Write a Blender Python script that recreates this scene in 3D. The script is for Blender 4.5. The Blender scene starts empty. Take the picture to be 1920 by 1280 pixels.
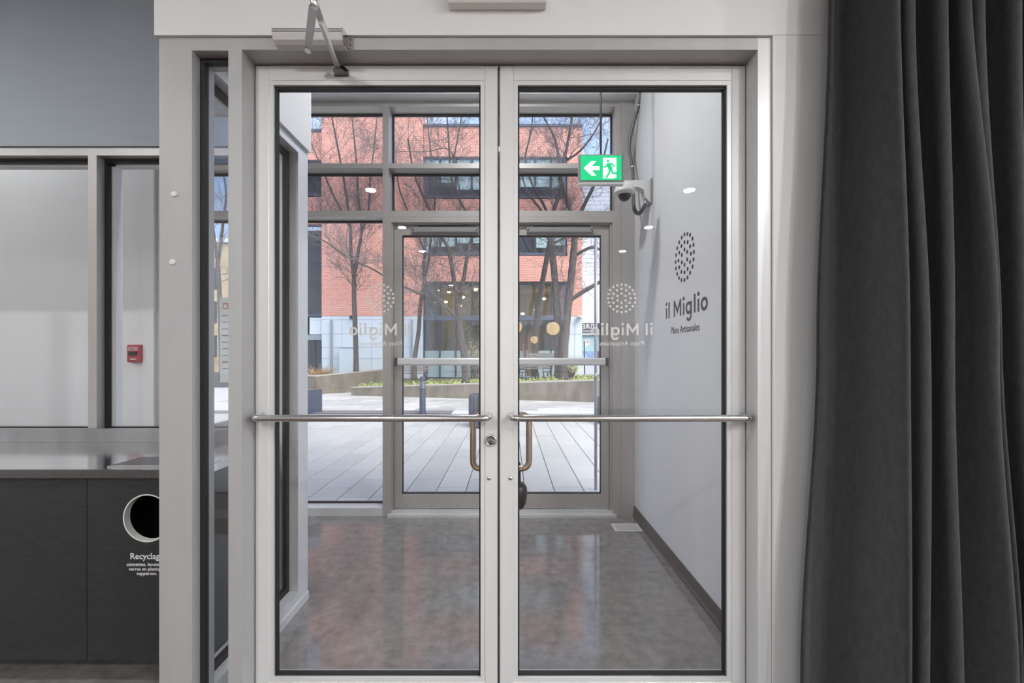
import bpy, math, random
from mathutils import Vector, Matrix

# ------------------------------------------------------------------ camera, world, sun, exposure
SC = bpy.context.scene
COL = SC.collection
FPX, VX, VY, CAMZ = 800.0, 955.0, 665.0, 1.36      # focal length (px of 1920), vanishing point, eye height

cam_d = bpy.data.cameras.new('camera')
cam_d.sensor_fit = 'HORIZONTAL'; cam_d.sensor_width = 36.0
cam_d.lens = FPX / 1920 * 36.0
cam_d.shift_x = (960 - VX) / 1920.0
cam_d.shift_y = (VY - 640) / 1920.0
cam_d.clip_start = 0.05; cam_d.clip_end = 300
cam = bpy.data.objects.new('camera', cam_d)
cam.location = (0, 0, CAMZ); cam.rotation_euler = (math.pi / 2, 0, 0)
COL.objects.link(cam); SC.camera = cam

w = bpy.data.worlds.new('sky'); SC.world = w; w.use_nodes = True
wn = w.node_tree.nodes; wl = w.node_tree.links
bg = wn['Background']
tc = wn.new('ShaderNodeTexCoord'); no = wn.new('ShaderNodeTexNoise'); cr = wn.new('ShaderNodeValToRGB')
no.inputs['Scale'].default_value = 2.2; no.inputs['Detail'].default_value = 6
cr.color_ramp.elements[0].position = 0.42; cr.color_ramp.elements[0].color = (0.33, 0.53, 0.92, 1)
cr.color_ramp.elements[1].position = 0.72; cr.color_ramp.elements[1].color = (0.80, 0.88, 1.0, 1)
wl.new(tc.outputs['Generated'], no.inputs['Vector']); wl.new(no.outputs['Fac'], cr.inputs['Fac'])
wl.new(cr.outputs['Color'], bg.inputs['Color'])
bg.inputs['Strength'].default_value = 1.45

sd = bpy.data.lights.new('sun', 'SUN'); sd.energy = 4.6; sd.angle = math.radians(50); sd.color = (1, .96, .9)
so = bpy.data.objects.new('sun', sd); COL.objects.link(so)
so.rotation_euler = Vector((0.50, -0.50, 0.72)).to_track_quat('Z', 'Y').to_euler()
so.location = (20, -10, 30)

SC.view_settings.view_transform = 'Standard'; SC.view_settings.look = 'None'
SC.view_settings.gamma = 1.0; SC.view_settings.use_curve_mapping = False
SC.view_settings.exposure = 0.12
SC.cycles.transparent_max_bounces = 40
SC.cycles.max_bounces = 10
SC.cycles.caustics_reflective = False; SC.cycles.caustics_refractive = False
SC.cycles.sample_clamp_indirect = 6.0
R = random.Random(7)
POT_W = 46.0          # watts per ceiling downlight

# ------------------------------------------------------------------ helpers
def xat(px, Y): return (px - VX) * Y / FPX
def zat(py, Y): return CAMZ + (VY - py) * Y / FPX
def at(px, py, Y): return Vector((xat(px, Y), Y, zat(py, Y)))

MATS = {}
def mat(name, col, rough=0.5, metal=0.0, var=0.0, vscale=8.0, bump=0.0, bscale=60.0, coat=0.0, emit=None, estr=0.0,
        col2=None, stretch=(1, 1, 1), objrand=0.0, spec=0.5, sheen=0.0, rvar=0.0):
    m = bpy.data.materials.new(name); m.use_nodes = True
    nt = m.node_tree; b = nt.nodes['Principled BSDF']; L = nt.links
    b.inputs['Base Color'].default_value = (*col, 1); b.inputs['Roughness'].default_value = rough
    b.inputs['Metallic'].default_value = metal; b.inputs['Coat Weight'].default_value = coat
    b.inputs['Specular IOR Level'].default_value = spec
    if sheen: b.inputs['Sheen Weight'].default_value = sheen; b.inputs['Sheen Roughness'].default_value = .4
    if emit: b.inputs['Emission Color'].default_value = (*emit, 1); b.inputs['Emission Strength'].default_value = estr
    g = nt.nodes.new('ShaderNodeNewGeometry'); mp = nt.nodes.new('ShaderNodeMapping')
    mp.inputs['Scale'].default_value = stretch; L.new(g.outputs['Position'], mp.inputs['Vector'])
    if var or col2 or rvar:
        n = nt.nodes.new('ShaderNodeTexNoise'); n.inputs['Scale'].default_value = vscale; n.inputs['Detail'].default_value = 8
        n.inputs['Roughness'].default_value = .62
        L.new(mp.outputs['Vector'], n.inputs['Vector'])
        r = nt.nodes.new('ShaderNodeValToRGB'); r.color_ramp.elements[0].position = .3; r.color_ramp.elements[1].position = .7
        c2 = col2 or tuple(min(1, c * (1 + var)) for c in col); c1 = col if col2 else tuple(c * (1 - var) for c in col)
        r.color_ramp.elements[0].color = (*c1, 1); r.color_ramp.elements[1].color = (*c2, 1)
        L.new(n.outputs['Fac'], r.inputs['Fac']); out = r.outputs['Color']
        if objrand:
            oi = nt.nodes.new('ShaderNodeObjectInfo'); mr = nt.nodes.new('ShaderNodeMapRange')
            mr.inputs['To Min'].default_value = 1 - objrand; mr.inputs['To Max'].default_value = 1 + objrand
            L.new(oi.outputs['Random'], mr.inputs['Value'])
            mx = nt.nodes.new('ShaderNodeMix'); mx.data_type = 'RGBA'; mx.blend_type = 'MULTIPLY'; mx.inputs[0].default_value = 1
            L.new(out, mx.inputs[6]); L.new(mr.outputs['Result'], mx.inputs[7]); out = mx.outputs[2]
        if var or col2: L.new(out, b.inputs['Base Color'])
        if rvar:
            rr = nt.nodes.new('ShaderNodeMapRange'); rr.inputs['To Min'].default_value = max(0, rough - rvar); rr.inputs['To Max'].default_value = rough + rvar
            rr.inputs['From Min'].default_value = .3; rr.inputs['From Max'].default_value = .7
            L.new(n.outputs['Fac'], rr.inputs['Value']); L.new(rr.outputs['Result'], b.inputs['Roughness'])
    if bump:
        n2 = nt.nodes.new('ShaderNodeTexNoise'); n2.inputs['Scale'].default_value = bscale; n2.inputs['Detail'].default_value = 5
        L.new(mp.outputs['Vector'], n2.inputs['Vector'])
        bp = nt.nodes.new('ShaderNodeBump'); bp.inputs['Strength'].default_value = bump; bp.inputs['Distance'].default_value = .02
        L.new(n2.outputs['Fac'], bp.inputs['Height']); L.new(bp.outputs['Normal'], b.inputs['Normal'])
    MATS[name] = m; return m

def glass(name, tint=(1, 1, 1), f0=0.04):
    m = bpy.data.materials.new(name); m.use_nodes = True; nt = m.node_tree; L = nt.links
    nt.nodes.clear(); o = nt.nodes.new('ShaderNodeOutputMaterial'); mx = nt.nodes.new('ShaderNodeMixShader')
    t = nt.nodes.new('ShaderNodeBsdfTransparent'); g = nt.nodes.new('ShaderNodeBsdfGlossy')
    t.inputs['Color'].default_value = (*tint, 1); g.inputs['Roughness'].default_value = 0.0
    lw = nt.nodes.new('ShaderNodeLayerWeight'); lw.inputs['Blend'].default_value = .5
    p = nt.nodes.new('ShaderNodeMath'); p.operation = 'POWER'; p.inputs[1].default_value = 5
    ma = nt.nodes.new('ShaderNodeMath'); ma.operation = 'MULTIPLY_ADD'; ma.inputs[1].default_value = 1 - f0; ma.inputs[2].default_value = f0
    L.new(lw.outputs['Facing'], p.inputs[0]); L.new(p.outputs[0], ma.inputs[0]); L.new(ma.outputs[0], mx.inputs[0])
    L.new(t.outputs[0], mx.inputs[1]); L.new(g.outputs[0], mx.inputs[2]); L.new(mx.outputs[0], o.inputs[0])
    MATS[name] = m; return m

def brickmat(name, c1, c2, mortar, bw, bh, ms, bump=.4):
    m = bpy.data.materials.new(name); m.use_nodes = True; nt = m.node_tree; L = nt.links; b = nt.nodes['Principled BSDF']
    g = nt.nodes.new('ShaderNodeNewGeometry'); s = nt.nodes.new('ShaderNodeSeparateXYZ'); a = nt.nodes.new('ShaderNodeMath'); c = nt.nodes.new('ShaderNodeCombineXYZ')
    L.new(g.outputs['Position'], s.inputs[0]); a.operation = 'ADD'; L.new(s.outputs['X'], a.inputs[0]); L.new(s.outputs['Y'], a.inputs[1])
    L.new(a.outputs[0], c.inputs['X']); L.new(s.outputs['Z'], c.inputs['Y'])
    k = nt.nodes.new('ShaderNodeTexBrick'); k.inputs['Scale'].default_value = 1
    k.inputs['Brick Width'].default_value = bw; k.inputs['Row Height'].default_value = bh; k.inputs['Mortar Size'].default_value = ms
    k.inputs['Color1'].default_value = (*c1, 1); k.inputs['Color2'].default_value = (*c2, 1); k.inputs['Mortar'].default_value = (*mortar, 1)
    L.new(c.outputs[0], k.inputs['Vector']); L.new(k.outputs['Color'], b.inputs['Base Color'])
    bp = nt.nodes.new('ShaderNodeBump'); bp.inputs['Strength'].default_value = bump; bp.inputs['Distance'].default_value = .01; bp.invert = True
    L.new(k.outputs['Fac'], bp.inputs['Height']); L.new(bp.outputs['Normal'], b.inputs['Normal'])
    b.inputs['Roughness'].default_value = .85
    MATS[name] = m; return m

class MB:
    def __init__(s): s.v = []; s.f = []; s.sm = []
    def add(s, vs, fs, smooth=False):
        o = len(s.v); s.v += [tuple(p) for p in vs]; s.f += [[i + o for i in f] for f in fs]; s.sm += [smooth] * len(fs); return s
    def box(s, x0, x1, y0, y1, z0, z1, bev=0.0):
        x0, x1 = sorted((x0, x1)); y0, y1 = sorted((y0, y1)); z0, z1 = sorted((z0, z1))
        if bev <= 0:
            vs = [(x, y, z) for z in (z0, z1) for y in (y0, y1) for x in (x0, x1)]
            return s.add(vs, [(0, 2, 3, 1), (4, 5, 7, 6), (0, 1, 5, 4), (2, 6, 7, 3), (0, 4, 6, 2), (1, 3, 7, 5)])
        b = min(bev, (x1 - x0) * .49, (y1 - y0) * .49, (z1 - z0) * .49)
        vs = []; idx = {}
        C = ((x0, x1), (y0, y1), (z0, z1))
        for ix in (0, 1):
            for iy in (0, 1):
                for iz in (0, 1):
                    base = [C[0][ix], C[1][iy], C[2][iz]]; sg = [1 if q == 0 else -1 for q in (ix, iy, iz)]
                    for ax in range(3):
                        p = [base[k] + (0 if k == ax else sg[k] * b) for k in range(3)]
                        idx[ix, iy, iz, ax] = len(vs); vs.append(p)
        fs = []
        for ax in range(3):
            u, w_ = [k for k in range(3) if k != ax]
            for sd_ in (0, 1):
                ring = []
                for (a, c) in ((0, 0), (1, 0), (1, 1), (0, 1)):
                    k = [0, 0, 0]; k[ax] = sd_; k[u] = a; k[w_] = c; ring.append(idx[(*k, ax)])
                if (sd_ == 1) == (ax == 1): ring.reverse()
                fs.append(ring)
        for e in range(3):
            u, w_ = [k for k in range(3) if k != e]
            for a in (0, 1):
                for c in (0, 1):
                    k0 = [0, 0, 0]; k1 = [0, 0, 0]; k0[u] = k1[u] = a; k0[w_] = k1[w_] = c; k1[e] = 1
                    fs.append([idx[(*k0, u)], idx[(*k1, u)], idx[(*k1, w_)], idx[(*k0, w_)]])
        for ix in (0, 1):
            for iy in (0, 1):
                for iz in (0, 1): fs.append([idx[ix, iy, iz, a] for a in range(3)])
        return s.add(vs, fs)
    def tube(s, pts, r, n=10, cap=True, smooth=True):
        pts = [Vector(p) for p in pts]; rs = r if isinstance(r, (list, tuple)) else [r] * len(pts)
        vs = []; fs = []; up = None
        for i, p in enumerate(pts):
            t = (pts[min(i + 1, len(pts) - 1)] - pts[max(i - 1, 0)]).normalized()
            if up is None:
                up = t.orthogonal().normalized()
            else:
                up = (up - t * up.dot(t)); up = up.normalized() if up.length > 1e-6 else t.orthogonal().normalized()
            sd_ = t.cross(up)
            for k in range(n):
                a = 2 * math.pi * k / n; vs.append(p + (up * math.cos(a) + sd_ * math.sin(a)) * rs[i])
        for i in range(len(pts) - 1):
            for k in range(n):
                k2 = (k + 1) % n; fs.append((i * n + k, i * n + k2, (i + 1) * n + k2, (i + 1) * n + k))
        s.add(vs, fs, smooth)
        if cap:
            o = len(s.v) - len(vs); s.f += [[o + k for k in reversed(range(n))], [o + (len(pts) - 1) * n + k for k in range(n)]]; s.sm += [False, False]
        return s
    def lathe(s, c, prof, n=20, axis='Z', smooth=True):
        c = Vector(c); vs = []; fs = []
        for (r, h) in prof:
            for k in range(n):
                a = 2 * math.pi * k / n; ca, sa = math.cos(a) * r, math.sin(a) * r
                d = {'Z': (ca, sa, h), 'Y': (ca, h, sa), 'X': (h, ca, sa)}[axis]; vs.append(c + Vector(d))
        for i in range(len(prof) - 1):
            for k in range(n):
                k2 = (k + 1) % n; fs.append((i * n + k, i * n + k2, (i + 1) * n + k2, (i + 1) * n + k))
        o = len(s.v); s.add(vs, fs, smooth)
        s.f += [[o + k for k in reversed(range(n))], [o + (len(prof) - 1) * n + k for k in range(n)]]; s.sm += [False, False]
        return s
    def prism(s, poly, fn, d0, d1):
        n = len(poly); vs = [fn(a, b, d0) for a, b in poly] + [fn(a, b, d1) for a, b in poly]
        return s.add(vs, [list(range(n)), list(range(2 * n - 1, n - 1, -1))] + [[i, i + n, (i + 1) % n + n, (i + 1) % n] for i in range(n)])
    def ribbon(s, pts, wd, fn, d0, d1):
        pts = [Vector(p) for p in pts]; L = []; Rr = []
        for i, p in enumerate(pts):
            a = pts[max(i - 1, 0)]; b = pts[min(i + 1, len(pts) - 1)]
            t1 = (p - a); t2 = (b - p)
            t1 = t1.normalized() if t1.length > 1e-9 else t2.normalized(); t2 = t2.normalized() if t2.length > 1e-9 else t1
            n1 = Vector((-t1.y, t1.x)); n2 = Vector((-t2.y, t2.x)); n = n1 + n2
            n = n.normalized() if n.length > 1e-6 else n1
            k = min(2.2, 1 / max(.3, n.dot(n1))); L.append(p + n * wd / 2 * k); Rr.append(p - n * wd / 2 * k)
        for i in range(len(pts) - 1):
            s.prism([L[i], Rr[i], Rr[i + 1], L[i + 1]], fn, d0, d1)
        return s
    def disc(s, c, r, fn, d0, d1, n=14):
        return s.prism([(c[0] + r * math.cos(2 * math.pi * k / n), c[1] + r * math.sin(2 * math.pi * k / n)) for k in range(n)], fn, d0, d1)
    def mesh(s, name, m):
        me = bpy.data.meshes.new(name); me.from_pydata(s.v, [], s.f); me.polygons.foreach_set('use_smooth', s.sm)
        if isinstance(m, str): m = MATS[m]
        me.materials.append(m); me.validate(); me.update()
        import bmesh
        bm = bmesh.new(); bm.from_mesh(me); bmesh.ops.recalc_face_normals(bm, faces=bm.faces); bm.to_mesh(me); bm.free()
        return me
    def build(s, name, m, parent=None, local=False):
        return link(name, s.mesh(name, m), parent, local)

def link(name, me, parent=None, local=False):
    o = bpy.data.objects.new(name, me); COL.objects.link(o)
    if parent is not None:
        o.parent = parent
        if not local: o.matrix_parent_inverse = Matrix.Translation(-world_loc(parent))
    return o
def world_loc(o):
    l = Vector((0, 0, 0))
    while o is not None and o.type == 'EMPTY': l += Vector(o.location); o = o.parent
    return l
def tag(o, label=None, cat=None, group=None, kind=None):
    if label: o['label'] = label
    if cat: o['category'] = cat
    if group: o['group'] = group
    if kind: o['kind'] = kind
    return o
def empty(name, loc, label, cat, group=None, kind=None, rz=0.0):
    o = bpy.data.objects.new(name, None); o.location = loc; o.rotation_euler = (0, 0, rz); o.empty_display_size = .1
    COL.objects.link(o); return tag(o, label, cat, group, kind)
def B(*a, **k): return MB().box(*a, **k)
def part(name, m, parent, *box, bev=0.0): return MB().box(*box, bev=bev).build(name, m, parent)
def S(name, m, label, *box, cat='wall', bev=0.0): return tag(MB().box(*box, bev=bev).build(name, m), label, cat, kind='structure')
def fillet(pts, r, n=6):
    pts = [Vector(p) for p in pts]; out = [pts[0]]
    for i in range(1, len(pts) - 1):
        a, p, b = pts[i - 1], pts[i], pts[i + 1]; u = (a - p).normalized(); v = (b - p).normalized()
        d = min(r, (a - p).length * .49, (b - p).length * .49)
        for k in range(n + 1):
            t = k / n; q0 = p + u * d * (1 - t); q1 = p + v * d * t; out.append(q0.lerp(q1, t))
    out.append(pts[-1]); return out
def copy_tree(o, parent=None):
    c = o.copy(); COL.objects.link(c)
    if parent is not None: c.parent = parent
    for ch in list(o.children): copy_tree(ch, c)
    return c
def text_mesh(name, body, m, width, height, fn, thick, spacing=1.0, offset=0.0):
    cu = bpy.data.curves.new(name, 'FONT'); cu.body = body; cu.size = 1; cu.extrude = .01; cu.space_character = spacing; cu.offset = offset
    cu.resolution_u = 3
    t = bpy.data.objects.new(name, cu); COL.objects.link(t); bpy.context.view_layer.update()
    me = bpy.data.meshes.new_from_object(t.evaluated_get(bpy.context.evaluated_depsgraph_get()))
    bpy.data.objects.remove(t); bpy.data.curves.remove(cu)
    xs = [v.co.x for v in me.vertices]; ys = [v.co.y for v in me.vertices]
    sx = width / (max(xs) - min(xs)); sy = (height / (max(ys) - min(ys))) if height else sx
    x0 = min(xs)
    for v in me.vertices:
        v.co = fn((v.co.x - x0) * sx, v.co.y * sy, thick if v.co.z > 0 else 0.0)
    me.materials.clear(); me.materials.append(MATS[m]); me.update(); me.name = name
    return me

# ------------------------------------------------------------------ materials
mat('wall_white', (.80, .80, .80), .45, var=.015, vscale=3)
mat('ceiling_white', (.82, .82, .82), .8, var=.01)
mat('wall_blue', (.37, .41, .465), .6, var=.03, vscale=4, stretch=(1, 1, 6))
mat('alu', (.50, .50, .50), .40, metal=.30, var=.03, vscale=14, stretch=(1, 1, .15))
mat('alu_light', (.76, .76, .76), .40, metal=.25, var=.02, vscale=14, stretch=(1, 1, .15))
mat('alu_far', (.50, .475, .455), .42, metal=.30, var=.03, vscale=14, stretch=(1, 1, .15))
mat('steel', (.66, .66, .66), .22, metal=1.0, var=.03, vscale=30)
mat('steel_brick_reflect', (.62, .50, .40), .25, metal=1.0, var=.05, vscale=30)  # warm tint stands in for brick reflected in plain steel
mat('steel_counter', (.84, .84, .85), .13, metal=1.0, var=.06, vscale=10, stretch=(.2, 3, 1), bump=.02, bscale=8)
mat('steel_splash', (.42, .42, .43), .22, metal=1.0, var=.2, vscale=3, stretch=(1, 1, .2), bump=.02, bscale=5)
mat('steel_edge', (.22, .22, .225), .35, metal=1.0, var=.08, vscale=40)
mat('gasket', (.012, .012, .013), .55)
mat('black', (.012, .012, .014), .35)
mat('plastic_white', (.78, .78, .76), .4)
mat('plastic_grey', (.30, .30, .30), .45)
mat('conduit_grey', (.115, .115, .12), .4, metal=.3)
mat('concrete_floor', (.185, .168, .157), .10, col2=(.300, .278, .262), vscale=16.0, rvar=.05, bump=.012, bscale=16, spec=1.0, coat=.2)
mat('baseboard', (.085, .079, .073), .4, var=.05)
mat('wood_floor', (.066, .043, .029), .35, col2=(.130, .088, .062), vscale=7, stretch=(1, 14, 1), objrand=.2)
mat('cabinet', (.030, .030, .031), .5, var=.25, vscale=22, stretch=(1, 1, 5), bump=.03, bscale=40)
mat('cabinet_edge', (.78, .77, .74), .5, var=.05)
mat('print_white', (.80, .80, .80), .6)
mat('decal_white', (.72, .70, .68), .6)
mat('decal_dark', (.045, .045, .047), .5)
mat('curtain_cloth', (.042, .042, .043), .85, var=.18, vscale=70, stretch=(1, 1, .35), bump=.12, bscale=260, sheen=.08, spec=.2)
mat('red_plastic', (.40, .03, .05), .35, var=.05)
mat('sign_green', (.0, .40, .16), .4, emit=(.0, .62, .22), estr=.75)
mat('sign_white', (.8, .85, .8), .4, emit=(.9, 1, .92), estr=.85)
mat('pot_lens', (.9, .9, .85), .4, emit=(1, .96, .9), estr=26)
mat('globe', (.9, .8, .6), .4, emit=(1, .70, .36), estr=9)
glass('clear_glass'); glass('tint_glass', (.74, .74, .76), .045); glass('street_glass', (.95, .975, .97), .06)
glass('dark_glass', (.86, .86, .86), .035)
mat('vent_white', (.72, .68, .64), .5, var=.06, vscale=30)
mat('vent_slot', (.30, .28, .26), .6)
brickmat('brick', (.80, .33, .235), (.70, .26, .18), (.82, .55, .45), .203, .0762, .010)
brickmat('pale_block', (.92, .94, .95), (.88, .91, .92), (.42, .47, .50), 1.4, .29, .02, .2)
mat('panel_white', (.70, .745, .76), .5, var=.02, vscale=1.5, objrand=.02)
mat('panel_joint', (.33, .37, .40), .7)
mat('frame_dark', (.040, .044, .058), .45, var=.05)
mat('frame_blue', (.10, .115, .16), .45, var=.05)
mat('blind', (.74, .90, .89), .8, var=.03)
mat('interior_tan', (.55, .44, .23), .8, var=.2, vscale=2)
mat('interior_grey', (.24, .23, .215), .8, var=.2, vscale=1.5)
mat('reflect_teal', (.34, .42, .43), .25, var=.06, vscale=2)  # pale teal stands in for the reflection on the low glass
mat('lamp_warm', (1, .9, .7), .5, emit=(1, .86, .6), estr=9)
mat('bark', (.042, .033, .029), .9, col2=(.165, .135, .12), vscale=22, stretch=(1, 1, .35), bump=.5, bscale=30)
mat('twig', (.13, .108, .10), .9, col2=(.30, .265, .255), vscale=1.6)
mat('paver_near', (.51, .49, .445), .42, col2=(.65, .63, .58), vscale=40, objrand=.07, rvar=.12, bump=.03, bscale=200)
mat('paver_joint', (.10, .09, .08), .8)
mat('slab_far', (.48, .455, .41), .5, col2=(.64, .63, .60), vscale=2.5, objrand=.2)
mat('slab_joint', (.62, .61, .58), .7)
mat('gravel', (.07, .065, .07), .9, col2=(.34, .31, .31), vscale=60, bump=.6, bscale=60)
mat('planter_concrete', (.15, .125, .095), .85, col2=(.28, .24, .185), vscale=3.2, stretch=(1, 1, .4), bump=.12, bscale=40)
mat('planter_cap', (.46, .42, .36), .8, var=.08)
mat('soil', (.10, .085, .05), .95, col2=(.22, .20, .09), vscale=3)
mat('leaf_green', (.26, .33, .06), .6, col2=(.52, .58, .20), vscale=9)
mat('leaf_yellow', (.48, .44, .18), .7, col2=(.66, .62, .36), vscale=9)
mat('grass_dry', (.50, .27, .09), .8, col2=(.74, .56, .34), vscale=14)
mat('twig_red', (.30, .17, .12), .8, var=.3, vscale=10)
mat('slate_box', (.060, .072, .105), .5, var=.15, vscale=6)
mat('bollard', (.045, .055, .072), .4, var=.2, vscale=20)
mat('bollard_ring', (.42, .45, .47), .35, metal=.6)
mat('bin_slat', (.10, .105, .125), .5, var=.25, vscale=30)
mat('iron', (.030, .030, .033), .45, metal=.3)
mat('bench_wood', (.25, .23, .21), .7, var=.2, vscale=20)
mat('pole_grey', (.46, .46, .49), .4, metal=.3, var=.05)
mat('sign_red', (.72, .05, .06), .5)
mat('shop_teal', (.42, .66, .66), .6, var=.06)
mat('graffiti_blue', (.10, .22, .50), .6, col2=(.55, .68, .86), vscale=3.0)
mat('ink', (.05, .05, .055), .6)

# ------------------------------------------------------------------ planes
YF, YL, LT = 1.515, 1.590, .045            # front of entrance frame, face of inner door leaves, leaf thickness
YB = 1.63                                    # back of entrance frame
XD0, XDC, XD1 = xat(478, YL), xat(936, YL), xat(1398, YL)
ZH0, ZH1 = 2.44, 2.487
XP0, XP1 = -1.243, -1.127                    # corner post / glazed partition
YW0, YW1 = 2.277, 2.386                      # window wall above the counter
XR = 1.0575                                  # right wall of vestibule
YG = 3.60                                    # face of outer storefront
ZC, ZV = 3.40, 3.78                          # ceilings

# ------------------------------------------------------------------ room shell
fl = tag(B(-6, 6.2, -7, 1.63, -.10, -.012).build('floor', 'paver_joint'), 'dark brown wood plank floor of the dining room', 'floor', kind='structure')
pm = None
for i in range(9):
    for j in range(3):
        y0 = -.05 + i * .25; x0 = -3.9 + j * 1.62 + (i % 3) * -.5
        if y0 + .25 > 2.28 or (y0 + .25 > 1.5 and x0 + 1.62 > -1.25): continue
        if pm is None: pm = MB().box(0, 1.615, 0, .247, -.012, 0).mesh('plank', 'wood_floor')
        o = link('plank', pm, fl); o.location = (x0, y0, 0)
part('subfloor', 'wood_floor', fl, -6, 6.2, -7, -.06, -.012, 0)
part('subfloor', 'wood_floor', fl, 1.0, 6.2, -.06, 1.5, -.012, -.001)
part('subfloor', 'wood_floor', fl, -6, -1.25, 1.63, YW0, -.1, -.012)
S('floor_vestibule', 'concrete_floor', 'polished brown concrete floor of the glazed vestibule', -6, XR + .1, 1.635, 3.62, -.1, 0, cat='floor')
S('ceiling', 'ceiling_white', 'white ceiling of the dining room with recessed lights', -6.1, 6.3, -7.1, YW0 - .01, ZC, ZC + .1, cat='ceiling')
S('ceiling_vestibule', 'ceiling_white', 'white ceiling of the glazed vestibule', -6.1, XR + .1, 1.6, 3.9, ZV, ZV + .1, cat='ceiling')
wf = MB().box(-1.253, 6.2, 1.505, 1.66, ZH1, ZV).box(.9305, 6.2, 1.505, 1.66, 0, ZH1 + .001)
tag(wf.build('wall_front', 'wall_white'), 'smooth white wall around the aluminium entrance doors', 'wall', kind='structure')
S('wall_right', 'wall_white', 'white side wall of the dining room beside the curtain', 6.2, 6.3, -7, 1.66, 0, ZC)
S('wall_back', 'wall_white', 'white rear wall of the dining room behind the viewer', -6.1, 6.3, -7.1, -7, 0, ZC)
S('wall_left', 'wall_white', 'white side wall at the far end of the counter', -6.1, -6, -7, 3.9, 0, ZV)
S('wall_counter', 'wall_blue', 'matte blue-grey wall above the windows over the steel counter', -6, -1.253, YW0 - .012, YW0 + .055, 2.468, ZV)
S('wall_counter_rear', 'wall_white', 'white rear side of the blue-grey wall, facing the vestibule', -6, -1.26, YW0 + .056, YW1 + .004, 2.468, ZV)
S('wall_bulkhead', 'wall_white', 'white bulkhead above the glazed side partition of the vestibule', -1.252, -1.110, 1.661, YW1 + .004, 2.489, ZV)
S('wall_dado', 'wall_white', 'low white wall under the counter windows', -6, XP0, YW0 + .01, YW1, 0, .93)
S('wall_vestibule_right', 'wall_white', 'glossy white vestibule wall carrying the dark shop logo', XR, XR + .12, 1.661, 3.9, 0, ZV)
S('wall_vestibule_end', 'wall_white', 'white vestibule wall with the red fire alarm', -6, -3.08, YG, 3.76, 0, ZV)
S('wall_lintel', 'wall_white', 'white bulkhead strip over the outer glass storefront', -3.08, XR, 3.50, 3.78, 3.502, ZV)
S('wall_pier', 'wall_white', 'slim white pier between the fire alarm wall and the outer storefront', -3.079, -2.985, YG - .02, 3.77, 0, 3.50)
bb = MB().prism([(0, 0), (0, .088), (-.008, .088), (-.012, .030), (-.020, .010), (-.020, 0)], lambda a, b, d: (XR + a, d, b), 1.665, YG - .005)
tag(bb.build('baseboard_right', 'baseboard'), 'dark brown vinyl baseboard along the white vestibule wall', 'baseboard', kind='structure')

# ------------------------------------------------------------------ inner entrance frame
fr = empty('door_frame', (-.04, YF, 0), 'brushed aluminium frame around the inner double doors', 'door frame', kind='structure')
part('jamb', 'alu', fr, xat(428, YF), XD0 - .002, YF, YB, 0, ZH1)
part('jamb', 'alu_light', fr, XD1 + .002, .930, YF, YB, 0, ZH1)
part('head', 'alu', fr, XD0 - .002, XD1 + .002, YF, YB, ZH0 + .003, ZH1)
part('door_stop', 'alu', fr, XD0 - .001, XD1 + .001, YL + LT + .002, YB + .02, ZH0 - .012, ZH0 + .003)
part('sealant', 'gasket', fr, .930, .9345, YF - .001, YF + .004, 0, ZH1 + .005)
part('sealant', 'gasket', fr, xat(428, YF), .930, YF - .001, YF + .004, ZH1, ZH1 + .004)

def glazing(root, axis, a0, a1, z0, z1, d0, d1, gm='clear_glass', g=.010, mid=None):
    """pane + black gasket in an opening; axis 'X' = pane spans X, depth in Y; axis 'Y' = spans Y, depth in X"""
    m = (d0 + d1) / 2 if mid is None else mid
    def bx(mb, p0, p1, q0, q1, e0, e1):
        return mb.box(p0, p1, e0, e1, q0, q1) if axis == 'X' else mb.box(e0, e1, p0, p1, q0, q1)
    gk = MB()
    for (p0, p1, q0, q1) in ((a0, a0 + g, z0, z1), (a1 - g, a1, z0, z1), (a0 + g, a1 - g, z0, z0 + g), (a0 + g, a1 - g, z1 - g, z1)):
        bx(gk, p0, p1, q0, q1, m - .011, m + .011)
    gk.build('gasket', 'gasket', root)
    return bx(MB(), a0 + g * .6, a1 - g * .6, z0 + g * .6, z1 - g * .6, m - .003, m + .003).build('pane', gm, root)

# sidelight window and corner posts
w1 = empty('window_1', (XP1, YF, 0), 'narrow sidelight window beside the inner double doors', 'window', kind='structure')
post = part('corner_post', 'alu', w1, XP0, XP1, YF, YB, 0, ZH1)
for (px_, py_) in ((327, 364), (324, 491)):
    MB().lathe(at(px_, py_, YF), [(.0105, 0), (.0105, -.003), (.008, -.005)], 16, 'Y').build('screw_cap', 'plastic_white', post)
XS1 = xat(428, YF)
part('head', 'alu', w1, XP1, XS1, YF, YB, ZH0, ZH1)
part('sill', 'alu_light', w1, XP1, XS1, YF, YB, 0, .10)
glazing(w1, 'X', XP1, XS1, .10, ZH0, YF, YB, g=.017, mid=YF + .05)
MB().box(XP1, XP1 + .006, YF + .062, YF + .070, .10, ZH0).build('glazing_bead', 'wall_white', w1)  # white stands in for light on the frame's inner return

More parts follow.
